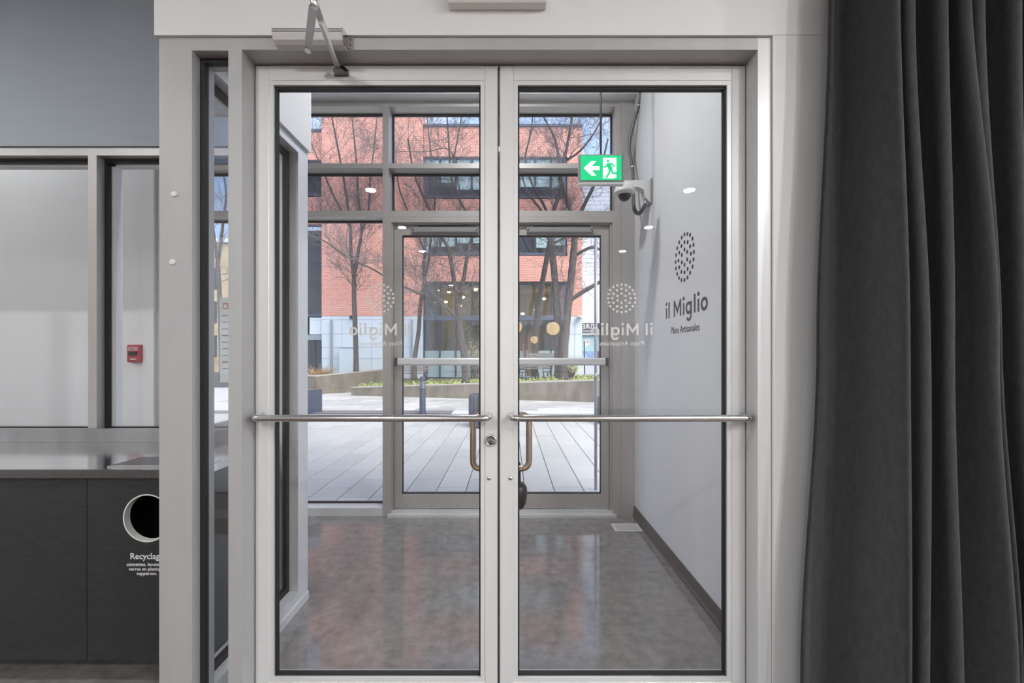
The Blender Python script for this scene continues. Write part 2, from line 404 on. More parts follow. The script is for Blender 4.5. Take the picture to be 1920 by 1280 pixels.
# side partition (runs away from the viewer) and window wall over the counter
w2 = empty('window_2', (XP1, 2.0, 0), 'glazed side partition of the vestibule in a deep aluminium frame', 'window', kind='structure')
part('corner_post', 'alu_light', w2, XP0, XP1, YW0, YW1, 0, ZH1)
part('head', 'alu_light', w2, XP0, XP1, YB, YW0, ZH0, ZH1)
part('sill', 'alu_light', w2, XP0, XP1, YB, YW0, 0, .10)
part('sill_lip', 'alu_light', w2, XP1, XP1 + .006, YB, YW1, 0, .042)
glazing(w2, 'Y', YB, YW0, .10, ZH0, XP0, XP1, g=.030)
w3 = empty('window_3', (-2.2, YW0, .93), 'wide interior window over the steel counter', 'window', kind='structure')
ZW0, ZW1 = .95, 2.424
part('head', 'alu_far', w3, -6, XP0, YW0, YW1, ZW1, 2.467)
part('sill', 'alu_far', w3, -6, XP0, YW0, YW1, .93, ZW0)
mxs = [-5.9, -4.35, xat(165, YW0), XP0]
for i in range(3):
    x0 = mxs[i] + (.046 if i else 0)
    if i: part('mullion', 'alu_far', w3, mxs[i], mxs[i] + .046, YW0, YW1, ZW0, ZW1)
    glazing(w3, 'X', x0, mxs[i + 1], ZW0, ZW1, YW0, YW1, g=.018, mid=YW0 + .055)
    MB().box(x0, x0 + .040, YW0 + .07, YW1, ZW0, ZW1).build('glazing_bead', 'wall_white', w3)  # these beads are white to carry the light on the frame returns
    MB().box(x0, mxs[i + 1], YW0 + .07, YW1, ZW1 - .03, ZW1).build('glazing_bead', 'wall_white', w3)

# ------------------------------------------------------------------ logo artwork
DOTS = [(304,566),(340,573),(371,587),(398,612),(409,645),(413,680),(409,714),(398,746),(371,771),(340,788),(304,794),(267,788),(236,772),(211,746),(194,714),(190,680),(196,644),(212,612),(237,588),(269,571),
        (266,614),(304,604),(342,614),(238,641),(304,641),(370,642),(271,661),(337,661),(228,680),(380,680),(271,698),(337,698),(238,717),(304,717),(370,718),(266,746),(304,756),(342,746)]
def logo_dots(c, dia, fn, d0, d1, n, m, parent):
    k = dia / 250.0; o0 = fn(0, 0, 0)
    me = MB().disc((0, 0), 10.5 * k, lambda a, b, t: fn(a, b, t) - o0, d0, d1, n).mesh('dot', m)
    for (x, y) in DOTS:
        o = link('dot', me, parent); o.location = fn(c[0] + (x - 302) * k, c[1] - (y - 680) * k, 0)
def arc(cx, cy, r, a0, a1, n=20): return [(cx + r * math.cos(math.radians(a0 + (a1 - a0) * k / n)), cy + r * math.sin(math.radians(a0 + (a1 - a0) * k / n))) for k in range(n + 1)]
def wordmark(x0, y0, cap, fn, d0, d1, m, parent):
    """il Miglio, drawn with round geometric strokes; x0,y0 = left end of the baseline"""
    wv = .165
    def f2(a, b, d): return fn(x0 + a * cap, y0 + b * cap, d)
    def rib(mb, p, w_=wv, k=0): return mb.ribbon(p, w_, f2, d0 + k * .0001, d1 - k * .0001)
    def ii(x): return rib(MB(), [(x, 0), (x, .68)]).disc((x, .93), .115, f2, d0, d1)
    def ll(x): return rib(MB(), [(x, 0), (x, 1.0)])
    M_ = MB(); rib(M_, [(1.27, 0), (1.27, .98)]); rib(M_, [(2.09, 0), (2.09, .98)]); rib(M_, [(1.27, .93), (1.68, .30), (2.09, .93)], .16, 1)
    g_ = MB(); rib(g_, arc(3.10, .34, .27, 0, 360, 26), .16); rib(g_, [(3.38, .68), (3.38, -.06)], wv, 1); rib(g_, arc(3.12, -.06, .26, 0, -150, 14), .15, 2)
    for mb in (ii(.11), ll(.50), M_, ii(2.50), g_, ll(3.80), ii(4.20), rib(MB(), arc(4.80, .34, .27, 0, 360, 26), .16)): mb.build('letter', m, parent)

# ------------------------------------------------------------------ inner door leaves
def inner_leaf(name, x0, x1, meet, label):
    """meet = +1 if the meeting stile is on the +X side"""
    d = empty(name, ((x0 + x1) / 2, YL, 0), label, 'door', kind='structure')
    y0, y1 = YL, YL + LT; z0, z1 = .012, ZH0 - .003; st, tr, br = .052, .055, .128; bd = .016
    part('stile', 'alu_light', d, x0 + .001, x0 + st, y0, y1, z0, z1, bev=.002)
    part('stile', 'alu_light', d, x1 - st, x1 - .001, y0, y1, z0, z1, bev=.002)
    part('rail', 'alu_light', d, x0 + st, x1 - st, y0, y1, z1 - tr, z1, bev=.001)
    part('rail', 'alu_light', d, x0 + st, x1 - st, y0, y1, z0, z0 + br, bev=.001)
    a0, a1, b0, b1 = x0 + st, x1 - st, z0 + br, z1 - tr
    bead = MB()
    for e0, e1 in ((y0 + .0015, y0 + .016), (y1 - .016, y1 - .0015)):
        bead.box(a0 + .0005, a0 + bd, e0, e1, b0, b1).box(a1 - bd, a1 - .0005, e0, e1, b0, b1).box(a0 + bd, a1 - bd, e0, e1, b0 + .0005, b0 + bd).box(a0 + bd, a1 - bd, e0, e1, b1 - bd, b1 - .0005)
    bead.build('glazing_bead', 'alu_light', d)
    g0, g1, h0, h1 = a0 + bd, a1 - bd, b0 + bd, b1 - bd
    gk = MB()
    for q in ((g0, g0 + .006, h0, h1), (g1 - .006, g1, h0, h1), (g0, g1, h0, h0 + .006), (g0, g1, h1 - .009, h1)):
        gk.box(q[0], q[1], y0 + .012, y1 - .012, q[2], q[3])
    gk.build('gasket', 'gasket', d)
    pane = B(g0 + .002, g1 - .002, YL + .020, YL + .026, h0 + .002, h1 - .002).build('pane', 'clear_glass', d)
    # mirrored lettering on the vestibule side of the glass
    cx = (g0 + g1) / 2 + .004; yd = YL + .0265
    fn = lambda a, b, t: Vector((cx - a, yd + t, b))
    logo_dots((0, zat(559, YL + .026)), .115, fn, 0, .0008, 10, 'decal_white', pane)
    capz = .0455; wordmark(-5.15 * capz / 2, zat(628.3, YL + .026), capz, fn, 0, .0008, 'decal_white', pane)
    zb = zat(647.5, YL + .026)
    me = text_mesh('lettering', 'Pâtes Artisanales', 'decal_white', .168, None, lambda a, b, t: Vector((cx + .084 - a, yd + (t > 0) * .0008, zb + b)), .001)
    link('lettering', me, pane)
    # push bar
    zb = zat(783.5, 1.535); yb = 1.530
    e0, e1 = (xat(492, YL), xat(917, YL)) if meet > 0 else (xat(960, YL), xat(1391, YL))
    pts = fillet([(e0, y0 + .002, zb), (e0, yb, zb), (e1, yb, zb), (e1, y0 + .002, zb)], .026, 8)
    pb = MB().tube(pts, .0128, 16).build('push_bar', 'steel', d)
    # offset pull on the far side
    xs, xo = ((x1 - .040, x1 - .104) if meet > 0 else (x0 + .040, x0 + .114)); yp = y1 + .052
    zt, zl = zat(777, yp), zat(878, yp)
    pts = fillet([(xs, y1 - .001, zt), (xs, yp, zt), (xo, yp, zt), (xo, yp, zl), (xs, yp, zl), (xs, y1 - .001, zl)], .034, 8)
    MB().tube(pts, .0125, 14).build('pull_handle', 'steel_brick_reflect', d)
    sx = xat(917 if meet > 0 else 957, YL)
    sc = MB().lathe((sx, y0, zat(896, YL)), [(.0085, .001), (.0085, -.001), (.006, -.004), (.002, -.0048)], 16, 'Y').build('screw', 'steel', d)
    return d, zl, xo, yp
door1, zl1, _, _ = inner_leaf('door_1', XD0, XDC - .0015, +1, 'left inner glass door with a round key cylinder in its stile')
door2, zl2, xo2, yp2 = inner_leaf('door_2', XDC + .0015, XD1, -1, 'right inner glass door without a key cylinder')
lc = at(920.5, 825, YL)
cyl = MB().lathe(lc, [(.0222, .002), (.0222, -.006), (.0205, -.009), (.0165, -.010), (.0160, -.0075), (.004, -.0075)], 28, 'Y').build('lock_cylinder', 'steel', door1)
MB().lathe(lc + Vector((0, -.0075, -.004)), [(.0085, .001), (.0085, -.003), (.007, -.004)], 20, 'Y').build('key_plug', 'steel_edge', cyl)
part('key_slot', 'black', cyl, lc.x - .001, lc.x + .001, lc.y - .0125, lc.y - .011, lc.z - .010, lc.z + .001)
part('meeting_strip', 'plastic_white', door2, XDC - .0014, XDC + .0014, YL + .014, YL + LT - .006, .02, ZH0 - .01)
part('meeting_strip', 'gasket', door1, XDC - .0060, XDC - .0016, YL - .0005, YL + .003, .02, ZH0 - .01)

# black key safe hanging from the right-hand pull, behind the stile
kb = empty('key_lockbox', (xat(972, yp2), yp2, zat(952, yp2)), 'black rubbery key lockbox hanging behind the right inner door stile', 'lockbox')
cxk = xat(967, yp2 + .02); zk0, zk1 = zat(952, yp2 + .02), zat(903, yp2 + .02)
MB().lathe((cxk, yp2 + .02, zk0), [(.006, 0), (.032, .003), (.041, .020), (.047, .060), (.044, .085), (.034, .100), (.010, zk1 - zk0)], 20).build('body', 'black', kb)
kx = xat(974, yp2)
MB().tube(fillet([(kx - .034, yp2 + .02, zk1 - .01), (kx - .034, yp2 + .018, zl2 + .022), (kx, yp2 + .018, zl2 + .022), (kx, yp2 + .02, zk1 - .012)], .012), .0055, 10).build('shackle', 'black', kb)

# ------------------------------------------------------------------ door closer
dc = empty('door_closer', (xat(580, YF), YF, ZH0), 'grey surface door closer with folded arm over the left inner door', 'door closer')
xa, xb = xat(516, 1.49), xat(640, 1.465)
body = MB().prism([(0, .002), (.0, .050), (-.030, .050), (-.046, .047), (-.050, .043), (-.050, .030), (-.040, .012), (-.026, .004)], lambda a, b, d: (d, YF + a, ZH0 + b - .003), xa, xb)
bo = body.build('body', 'alu_light', dc)
for k in range(3): part('rib', 'steel_edge', bo, xa + .002, xb - .002, YF - .0512, YF - .0498, ZH0 + .0285 + k * .005, ZH0 + .030 + k * .005)
MB().prism([(0, .0), (.0, .052), (-.030, .052), (-.052, .045), (-.052, .030), (-.040, .010), (-.026, .001)], lambda a, b, d: (d, YF + a, ZH0 + b - .003), xb, xb + .004).build('end_plate', 'steel', dc)
mp_ = part('mounting_tab', 'steel', dc, xb + .004, xb + .024, YF - .005, YF, ZH0 + .006, ZH0 + .046)
for zz in (.016, .036): MB().lathe((xb + .015, YF - .005, ZH0 + zz), [(.004, 0), (.004, -.002), (.002, -.003)], 10, 'Y').build('screw', 'steel_edge', mp_)
P0 = Vector((xat(577, 1.488), 1.488, ZH0 - .012)); P1 = Vector((xat(588, 1.285), 1.285, 2.420)); P2 = Vector((xat(634, 1.572), 1.572, 2.414))
MB().lathe(P0 + Vector((0, 0, -.012)), [(.010, 0), (.010, .008), (.007, .012), (.007, .030)], 14).build('pinion', 'steel', dc)
def flatbar(a, b, wd, th):
    t = (b - a).normalized(); sd_ = t.cross(Vector((0, 0, 1))).normalized(); u = sd_.cross(t); mb = MB(); vs = []
    for p in (a - t * wd * .3, b + t * wd * .3):
        for s1, s2 in ((-1, -1), (1, -1), (1, 1), (-1, 1)): vs.append(p + sd_ * s1 * wd / 2 + u * s2 * th / 2)
    return mb.add(vs, [(0, 1, 2, 3), (7, 6, 5, 4), (0, 4, 5, 1), (1, 5, 6, 2), (2, 6, 7, 3), (3, 7, 4, 0)])
flatbar(P0, P1, .024, .007).build('main_arm', 'alu_light', dc)
MB().lathe(P1 + Vector((0, 0, -.010)), [(.008, -.006), (.013, -.003), (.013, .020), (.009, .026)], 16).build('elbow', 'steel', dc)
PM = P1.lerp(P2, .42)
flatbar(P1 + Vector((0, 0, .010)), PM + Vector((0, 0, .008)), .020, .006).build('forearm', 'alu_light', dc)
MB().tube([P1.lerp(P2, .25), P2], .0088, 10).build('forearm_rod', 'alu_light', dc)
bk = MB().box(P2.x - .020, P2.x + .034, YL - .004, YL, 2.395, 2.422, bev=.002)
bk.prism([(-.020, 0), (.034, 0), (.022, -.032), (-.012, -.032)], lambda a, b, d: (P2.x + a, YL - .003 + b, d), 2.398, 2.402).prism([(-.018, 0), (.030, 0), (.020, -.030), (-.010, -.030)], lambda a, b, d: (P2.x + a, YL - .003 + b, d), 2.417, 2.420)
bk.build('shoe_bracket', 'steel_edge', dc)

# wall sign over the inner doors: only its lower edge shows
es = empty('exit_sign', (xat(932, 1.49), 1.48, zat(3, 1.48)), 'white exit sign box over the inner doors, only its lower edge showing', 'exit sign')
part('housing', 'plastic_white', es, xat(839, 1.47), xat(1026, 1.47), 1.465, 1.504, zat(3, 1.465), zat(3, 1.465) + .20, bev=.004)

# ------------------------------------------------------------------ outer storefront
YS0, YS1, YGL = YG, YG + .155, YG + .128
sf = empty('window_4', (-1.04, YG, 0), 'tall outer glass storefront with aluminium mullions facing the square', 'window', kind='structure')
zh = [zat(199.5, YG), zat(189, YG)]; z2 = [zat(315, YG), zat(306, YG)]; z3 = [zat(406, YG), zat(395, YG)]
XM = [-2.984, -2.08, xat(717.4, YG), xat(1154, YG)]
mw = .050
part('mullion', 'alu_far', sf, XM[0], XM[0] + .045, YS0, YS1, 0, zh[1])
part('mullion', 'alu_far', sf, XM[1], XM[1] + mw, YS0, YS1, 0, zh[1])
part('mullion', 'alu_far', sf, XM[2], XM[2] + mw, YS0, YS1, 0, zh[1])
part('mullion', 'alu_far', sf, XM[3], XM[3] + .044, YS0, YS1, 0, zh[1])
part('filler_post', 'alu_far', sf, XM[3] + .045, XR, YS0 - .004, YS1, 0, zh[1])
bays = [(XM[0] + .045, XM[1]), (XM[1] + mw, XM[2]), (XM[2] + mw, XM[3])]
for i, (a, b) in enumerate(bays):
    part('head', 'alu_far', sf, a, b, YS0, YS1, zh[0], zh[1])
    part('transom', 'alu_far', sf, a, b, YS0, YS1, z2[0], z2[1])
    part('transom', 'alu_far', sf, a, b, YS0, YS1, z3[0], z3[1])
    glazing(sf, 'X', a, b, z2[1], zh[0], YS0, YS1, g=.014, mid=YGL)
    glazing(sf, 'X', a, b, z3[1], z2[0], YS0, YS1, 'tint_glass', g=.014, mid=YGL)
    if i < 2:
        part('sill', 'alu_light', sf, a, b, YS0, YS1, 0, .068)  # lighter aluminium puts the daylight on the sill top into the colour
        glazing(sf, 'X', a, b, .068, z3[0], YS0, YS1, g=.014, mid=YGL)
# outer door frame + doors
YO = 3.64
XO0, XOC, XO1 = xat(739, YO), xat(940, YO), xat(1142, YO); ZO1 = zat(423, YO)
of = empty('door_frame_outer', (XOC, YG, 0), 'aluminium frame around the outer double doors', 'door frame', kind='structure')
part('jamb', 'alu_far', of, XM[2] + mw, xat(734, YG), YG - .003, YS1, 0, z3[0])
part('jamb', 'alu_far', of, xat(734, YG), XO0 - .002, YG + .014, YS1, 0, z3[0])
part('jamb', 'alu_far', of, xat(1148.5, YG), XM[3], YG - .003, YS1, 0, z3[0])
part('jamb', 'alu_far', of, XO1 + .002, xat(1148.5, YG), YG + .014, YS1, 0, z3[0])
part('head', 'alu_far', of, xat(734, YG), xat(1148.5, YG), YG - .003, YS1, zat(417, YG), z3[0] - .002)
part('head', 'alu_far', of, xat(739, YG), xat(1143, YG), YG + .014, YS1, ZO1 + .003, zat(417, YG))
part('threshold', 'alu_light', of, XM[2] + mw, XM[3], 3.56, YS1, 0, .022)
part('threshold', 'alu_light', of, XM[2] + mw + .01, XM[3] - .01, 3.60, YS1, .022, .045)
def outer_leaf(name, x0, x1, meet, label):
    d = empty(name, ((x0 + x1) / 2, YO, 0), label, 'door', kind='structure')
    y0, y1 = YO, YO + .045; z0, z1 = .055, ZO1; st = .068; tr = .082; b0 = zat(926, YO)
    part('stile', 'alu_far', d, x0 + .001, x0 + st, y0, y1, z0, z1); part('stile', 'alu_far', d, x1 - st, x1 - .001, y0, y1, z0, z1)
    part('rail', 'alu_far', d, x0 + st, x1 - st, y0, y1, z1 - tr, z1); part('rail', 'alu_far', d, x0 + st, x1 - st, y0, y1, z0, b0)
    gk = MB()
    for q in ((x0 + st, x0 + st + .006, b0, z1 - tr), (x1 - st - .006, x1 - st, b0, z1 - tr), (x0 + st, x1 - st, b0, b0 + .008), (x0 + st, x1 - st, z1 - tr - .010, z1 - tr)):
        gk.box(q[0], q[1], y0 + .008, y1 - .008, q[2], q[3])
    gk.build('gasket', 'gasket', d)
    B(x0 + st + .003, x1 - st - .003, y0 + .019, y0 + .025, b0 + .003, z1 - tr - .003).build('pane', 'clear_glass', d)
    zb = zat(678, YO - .06)
    a, b = (x0 + .045, x1 - .06) if meet > 0 else (x0 + .06, x1 - .045)
    pb = MB().prism([(-.031, -.060), (-.020, -.068), (.020, -.068), (.031, -.060), (.031, -.010), (-.031, -.010)], lambda u, v, t: (t, YO + v, zb + u), a, b).build('panic_bar', 'alu_light', d)
    oc = a - .026 if meet > 0 else b
    part('end_cap', 'black', pb, oc, oc + .026, YO - .066, YO, zb - .033, zb + .033, bev=.004)
    part('bracket', 'alu_far', pb, a + .02, b - .02, YO - .010, YO, zb - .020, zb + .020)
    xc0, xc1 = (xat(772, YG), xat(897, YG)) if meet > 0 else (xat(988, YG), xat(1112, YG))
    zc = zat(430.5, YG)
    cl = part('closer', 'plastic_grey', d, xc0, xc1, YO - .045, YO, zc - .022, zc + .022, bev=.004)
    MB().box(xc0 + .05, xc1 - .02, YO - .035, YO - .012, zc + .024, zc + .036).build('slide_arm', 'iron', cl)
    for xx in (xc0 + .012, xc1 - .012): MB().lathe((xx, YO - .045, zc), [(.008, 0), (.008, -.003), (.005, -.004)], 10, 'Y').build('screw', 'steel_edge', cl)
    for k in range(4): MB().lathe((x0 + .10 + k * .22, y0, z0 + .018), [(.004, 0), (.003, -.002)], 8, 'Y').build('screw', 'iron', d)
    return d
outer_leaf('door_3', XO0, XOC - .0015, +1, 'left outer glass door with a white panic bar')
outer_leaf('door_4', XOC + .0015, XO1, -1, 'right outer glass door with a white panic bar, next to the white wall')

# ------------------------------------------------------------------ vestibule fittings
ye = 2.86; xe0, xe1, ze0, ze1 = xat(1085, ye), xat(1169, ye), zat(346, ye), zat(289, ye)
ex = empty('exit_sign', (xat(1127, ye), ye, ze0), 'green running-man exit sign with a white arrow hanging on a rod', 'exit sign')
hs = MB().box(xe0, xe1, ye, ye + .035, ze0, ze1, bev=.004)
hs.build('housing', 'plastic_grey', ex)
part('lower_rail', 'plastic_white', ex, xe0 - .001, xe1 + .001, ye - .008, ye + .030, ze0 - .001, ze0 + .012)
fx0, fx1, fz0, fz1 = xe0 + .014, xe1 - .013, ze0 + .030, ze1 - .010
fc = part('sign_face', 'sign_green', ex, fx0, fx1, ye - .003, ye + .002, fz0, fz1)
fw, fh = fx1 - fx0, fz1 - fz0
fn = lambda a, b, t: Vector((fx0 + a * fw, ye - .003 - t, fz0 + b * fh))
MB().prism([(.07, .48), (.26, .77), (.38, .77), (.26, .56), (.46, .56), (.46, .40), (.26, .40), (.38, .18), (.26, .18)], fn, 0, .0012).build('arrow', 'sign_white', fc)
MB().prism([(.54, .06), (.54, .90), (.87, .90), (.87, .10), (.80, .06)], fn, 0, .0010).build('doorway', 'sign_white', fc)
mn = MB(); f3 = lambda a, b, t: Vector((fx0 + a * fh * 1.0, ye - .003 - t, fz0 + b * fh)); ar = fw / fh
q = lambda x, y: (x * ar, y)
mn.disc((.665 * ar, .77), .058, f3, .001, .0022)
for pl, wd in (([q(.675, .66), q(.735, .40)], .17), ([q(.55, .52), q(.62, .55), q(.655, .66), q(.76, .66), q(.82, .54)], .065),
               ([q(.72, .42), q(.69, .28), q(.62, .08)], .075), ([q(.74, .42), q(.78, .28), q(.92, .26)], .075)):
    mn.ribbon(pl, wd, f3, .001, .0022)
mn.build('running_man', 'sign_green', fc)
xr = xat(1126.5, ye + .018)
MB().tube([(xr, ye + .018, ze1 - .002), (xr, ye + .018, ZV)], .0075, 10).build('rod', 'conduit_grey', ex)
MB().lathe((xr, ye + .018, ZV - .02), [(.045, .02), (.045, .008), (.02, 0)], 16).build('ceiling_plate', 'plastic_grey', ex)

yc = 3.20
sc = empty('security_camera', (XR, yc, zat(372, yc)), 'white dome security camera on a bracket below the exit sign', 'camera')
zc0 = zat(345, yc)
fnb = lambda a, b, d: (a, d, b)
arm = MB().prism([(XR - .008, zat(341, yc)), (XR - .008, zat(382, yc)), (XR - .020, zat(380, yc)), (XR - .045, zat(372, yc)), (XR - .062, zat(358, yc)), (XR - .105, zat(353, yc)), (XR - .16, zat(354, yc)), (XR - .20, zat(347, yc)), (XR - .20, zat(341, yc))], fnb, yc - .035, yc + .035)
arm.build('bracket', 'plastic_white', sc)
part('wall_plate', 'plastic_grey', sc, XR - .009, XR - .0005, yc - .05, yc + .05, zat(384, yc), zat(339, yc))
cx_ = xat(1171, yc); zz = zat(346, yc)
MB().lathe((cx_, yc, zz - .078), [(.048, 0), (.078, .012), (.080, .022), (.066, .062), (.058, .076), (.040, .082)], 24).build('housing', 'plastic_white', sc)
MB().lathe((cx_, yc, zz - .078), [(.004, -.046), (.020, -.043), (.036, -.032), (.045, -.014), (.047, .002)], 24).build('dome', 'black', sc)
yd_ = 3.40
cd = empty('flexible_conduit', (XR - .015, yd_, zat(400, yd_)), 'ribbed grey flexible conduit snaking down the vestibule corner', 'conduit')
pth = [(1203, 150, 3.42), (1201, 178, 3.44), (1197, 198, 3.46), (1187, 235, 3.5), (1181, 262, 3.52), (1180, 282, 3.52), (1184, 302, 3.5), (1187, 325, 3.47), (1187.5, 355, 3.42), (1188, 382, 3.36), (1191, 396, 3.30), (1198, 400, 3.26), (1204, 394, 3.22), (1211, 380, 3.20)]
pp = [at(*p) for p in pth]; pts = []
for i in range(len(pp) - 1):
    a, b = pp[max(i - 1, 0)], pp[min(i + 2, len(pp) - 1)]
    for k in range(8):
        t = k / 8; p1, p2 = pp[i], pp[i + 1]
        pts.append(.5 * ((2 * p1) + (p2 - a) * t + (2 * a - 5 * p1 + 4 * p2 - b) * t * t + (3 * p1 - a - 3 * p2 + b) * t ** 3))
pts.append(pp[-1])
MB().tube(pts, [.0160 if i % 2 else .0125 for i in range(len(pts))], 10).build('hose', 'conduit_grey', cd)
for i in (16, 52): MB().lathe(pts[i] + Vector((0, 0, -.012)), [(.017, 0), (.017, .022)], 12).build('clamp', 'steel', cd)
MB().lathe(pts[-1] + Vector((0, 0, -.006)), [(.017, -.008), (.017, .012), (.012, .024)], 12).build('connector', 'steel', cd)

# wall logo on the white vestibule wall
wlg = empty('wall_logo', (XR, 2.6, 1.5), 'dark grey dotted logo and lettering il Miglio on the white wall', 'wall lettering')
Yof = lambda p: XR * FPX / (p - VX)
fnw = lambda a, b, t: Vector((XR - .0005 - t, a, b))         # a = Y (falls to the right), b = Z
cyl_ = (Yof(1265.7) + Yof(1303)) / 2; s_ = FPX / cyl_
fnl = lambda a, b, t: Vector((XR - .0004 - t, cyl_ - a, b))
logo_dots((0, CAMZ + (VY - 482.3) / s_), .300, fnl, 0, .0012, 12, 'decal_dark', wlg)
y0_, y1_ = Yof(1248.8), Yof(1327.3); capw = (y0_ - y1_) / 5.12
fnt = lambda a, b, t: Vector((XR - .0004 - t, y0_ - a, b))
wordmark(-.02 * capw, CAMZ + (VY - 598) * y0_ / FPX, capw * .90, lambda a, b, t: fnt(a * 1.11, b, t), 0, .0012, 'decal_dark', wlg)
ya, yb_ = Yof(1258.7), Yof(1312); zs = CAMZ + (VY - 625.8) * ya / FPX
me = text_mesh('lettering', 'Pâtes Artisanales', 'decal_dark', ya - yb_, None, lambda a, b, t: Vector((XR - .0004 - (t > 0) * .0012, ya - a, zs + b)), .001)
link('lettering', me, wlg)

# floor vent
fv = empty('floor_vent', (xat(1185, 3.38), 3.38, 0), 'small white floor vent beside the dark baseboard', 'floor vent')
vx0, vx1, vy0, vy1 = .815, 1.030, 3.285, 3.435
part('frame', 'vent_white', fv, vx0, vx1, vy0, vy1, 0, .004, bev=.001)
gr = part('grille', 'vent_slot', fv, vx0 + .022, vx1 - .022, vy0 + .022, vy1 - .022, .003, .0046)
for k in range(9):
    yy = vy0 + .027 + k * .0118
    part('slat', 'vent_white', gr, vx0 + .022, vx1 - .022, yy, yy + .006, .0040, .0056)

# fire alarm on the far wall
fa = empty('fire_alarm', (xat(249, YG), YG, zat(679, YG)), 'small red fire alarm pull station on the white wall behind the counter window', 'fire alarm')
ax0, ax1, az0, az1 = xat(237, YG - .05), xat(262, YG - .05), zat(679, YG - .05), zat(646, YG - .05)
part('box', 'red_plastic', fa, ax0, ax1, YG - .05, YG - .0005, az0, az1, bev=.006)
part('pull_bar', 'black', fa, ax0 + .022, ax1 - .022, YG - .060, YG - .049, az0 + .055, az0 + .090, bev=.003)
part('band', 'print_white', fa, ax0 + .014, ax1 - .014, YG - .0512, YG - .0498, az1 - .026, az1 - .022)
me = text_mesh('lettering', 'FEU·FIRE', 'print_white', ax1 - ax0 - .030, None, lambda a, b, t: Vector((ax0 + .015 + a, YG - .0504 - (t > 0) * .001, az1 - .048 + b)), .001)
link('lettering', me, fa)
part('lower_mark', 'print_white', fa, ax0 + .03, ax1 - .03, YG - .0512, YG - .0498, az0 + .022, az0 + .030)

# poster seen through the sidelight
pst = empty('window_poster', (-2.42, YGL - .02, 1.4), 'narrow notice with printed lines stuck on the outer window, seen through the sidelight', 'poster')
part('sheet', 'print_white', pst, -2.525, -2.365, YGL - .0065, YGL - .0045, 1.12, 1.86)
part('emblem', 'sign_red', pst, -2.500, -2.450, YGL - .0080, YGL - .0064, 1.76, 1.81)
part('emblem_hole', 'print_white', pst, -2.490, -2.460, YGL - .0090, YGL - .0078, 1.77, 1.80)
for k in range(9):
    part('text_line', 'ink', pst, -2.505, -2.395 - (k % 3) * .015, YGL - .0075, YGL - .0064, 1.70 - k * .058, 1.706 - k * .058)

# ------------------------------------------------------------------ steel counter, recycling cabinet
ZT = .897; YC0, YC1 = 1.72, YW0 - .002
ct = empty('counter_top', (-2.6, YC0, ZT - .035), 'brushed stainless steel counter top under the interior windows', 'counter')
part('slab', 'steel_counter', ct, -5.9, XP0 - .004, YC0 + .006, YC1, ZT - .030, ZT)
part('front_edge', 'steel_edge', ct, -5.9, XP0 - .004, YC0, YC0 + .0055, ZT - .034, ZT - .001)
part('backsplash', 'steel_splash', ct, -5.9, XP0 - .004, YC1 - .012, YC1, ZT + .0005, zat(803, YC1 - .012))
dt = empty('drip_tray', (xat(260, 1.85), 1.85, ZT), 'slotted steel drip tray grate set into the counter top', 'grate')
tx0, tx1, ty0, ty1 = -1.655, -1.30, 1.755, 1.925
for b_ in ((tx0, tx1, ty0, ty0 + .012), (tx0, tx1, ty1 - .012, ty1), (tx0, tx0 + .012, ty0 + .012, ty1 - .012), (tx1 - .012, tx1, ty0 + .012, ty1 - .012)):
    part('rim', 'steel', dt, b_[0], b_[1], b_[2], b_[3], ZT + .0003, ZT + .006)
part('basin', 'black', dt, tx0 + .012, tx1 - .012, ty0 + .012, ty1 - .012, ZT + .0003, ZT + .002)
for k in range(19):
    xx = tx0 + .020 + k * .0172
    part('bar', 'steel', dt, xx, xx + .008, ty0 + .012, ty1 - .012, ZT + .002, ZT + .0055)
# cabinet
cb = empty('recycling_cabinet', (-2.0, 1.745, 0), 'black stained plywood recycling cabinet with a round opening', 'cabinet')
hc = (xat(277, 1.745), zat(970.5, 1.745)); hr = .097; yp0, yp1 = 1.742, 1.760; zp0, zp1 = .115, ZT - .036
def panel_hole(x0, x1, z0, z1, cx, cz, r, y0, y1, n=48):
    """rectangular board with a round hole"""
    mb = MB(); ring = [(cx + r * math.cos(2 * math.pi * k / n), cz + r * math.sin(2 * math.pi * k / n)) for k in range(n)]
    outer = []
    for k in range(n):
        a = 2 * math.pi * k / n; dx, dz = math.cos(a), math.sin(a)
        t = min(((x1 - cx) / dx if dx > 1e-9 else (x0 - cx) / dx if dx < -1e-9 else 1e9), ((z1 - cz) / dz if dz > 1e-9 else (z0 - cz) / dz if dz < -1e-9 else 1e9))
        outer.append((cx + dx * t, cz + dz * t))
    vs = [(p[0], y0, p[1]) for p in ring] + [(p[0], y0, p[1]) for p in outer] + [(p[0], y1, p[1]) for p in ring] + [(p[0], y1, p[1]) for p in outer]
    fs = []
    for k in range(n):
        j = (k + 1) % n
        fs += [(k, j, n + j, n + k), (2 * n + j, 2 * n + k, 3 * n + k, 3 * n + j), (n + k, n + j, 3 * n + j, 3 * n + k)]
    mb.add(vs, fs)
    for (qx, qz) in ((x0, z0), (x1, z0), (x0, z1), (x1, z1)):      # square off the corners
        near = sorted(range(n), key=lambda k: (outer[k][0] - qx) ** 2 + (outer[k][1] - qz) ** 2)[:6]
        a = min((k for k in near if abs(outer[k][0] - qx) < 1e-6), key=lambda k: abs(outer[k][1] - qz), default=None)
        b = min((k for k in near if abs(outer[k][1] - qz) < 1e-6), key=lambda k: abs(outer[k][0] - qx), default=None)
        if a is not None and b is not None and a != b:
            mb.add([(outer[a][0], y0, outer[a][1]), (qx, y0, qz), (outer[b][0], y0, outer[b][1])], [(0, 1, 2)])
    return mb
xsm = xat(163, yp0)
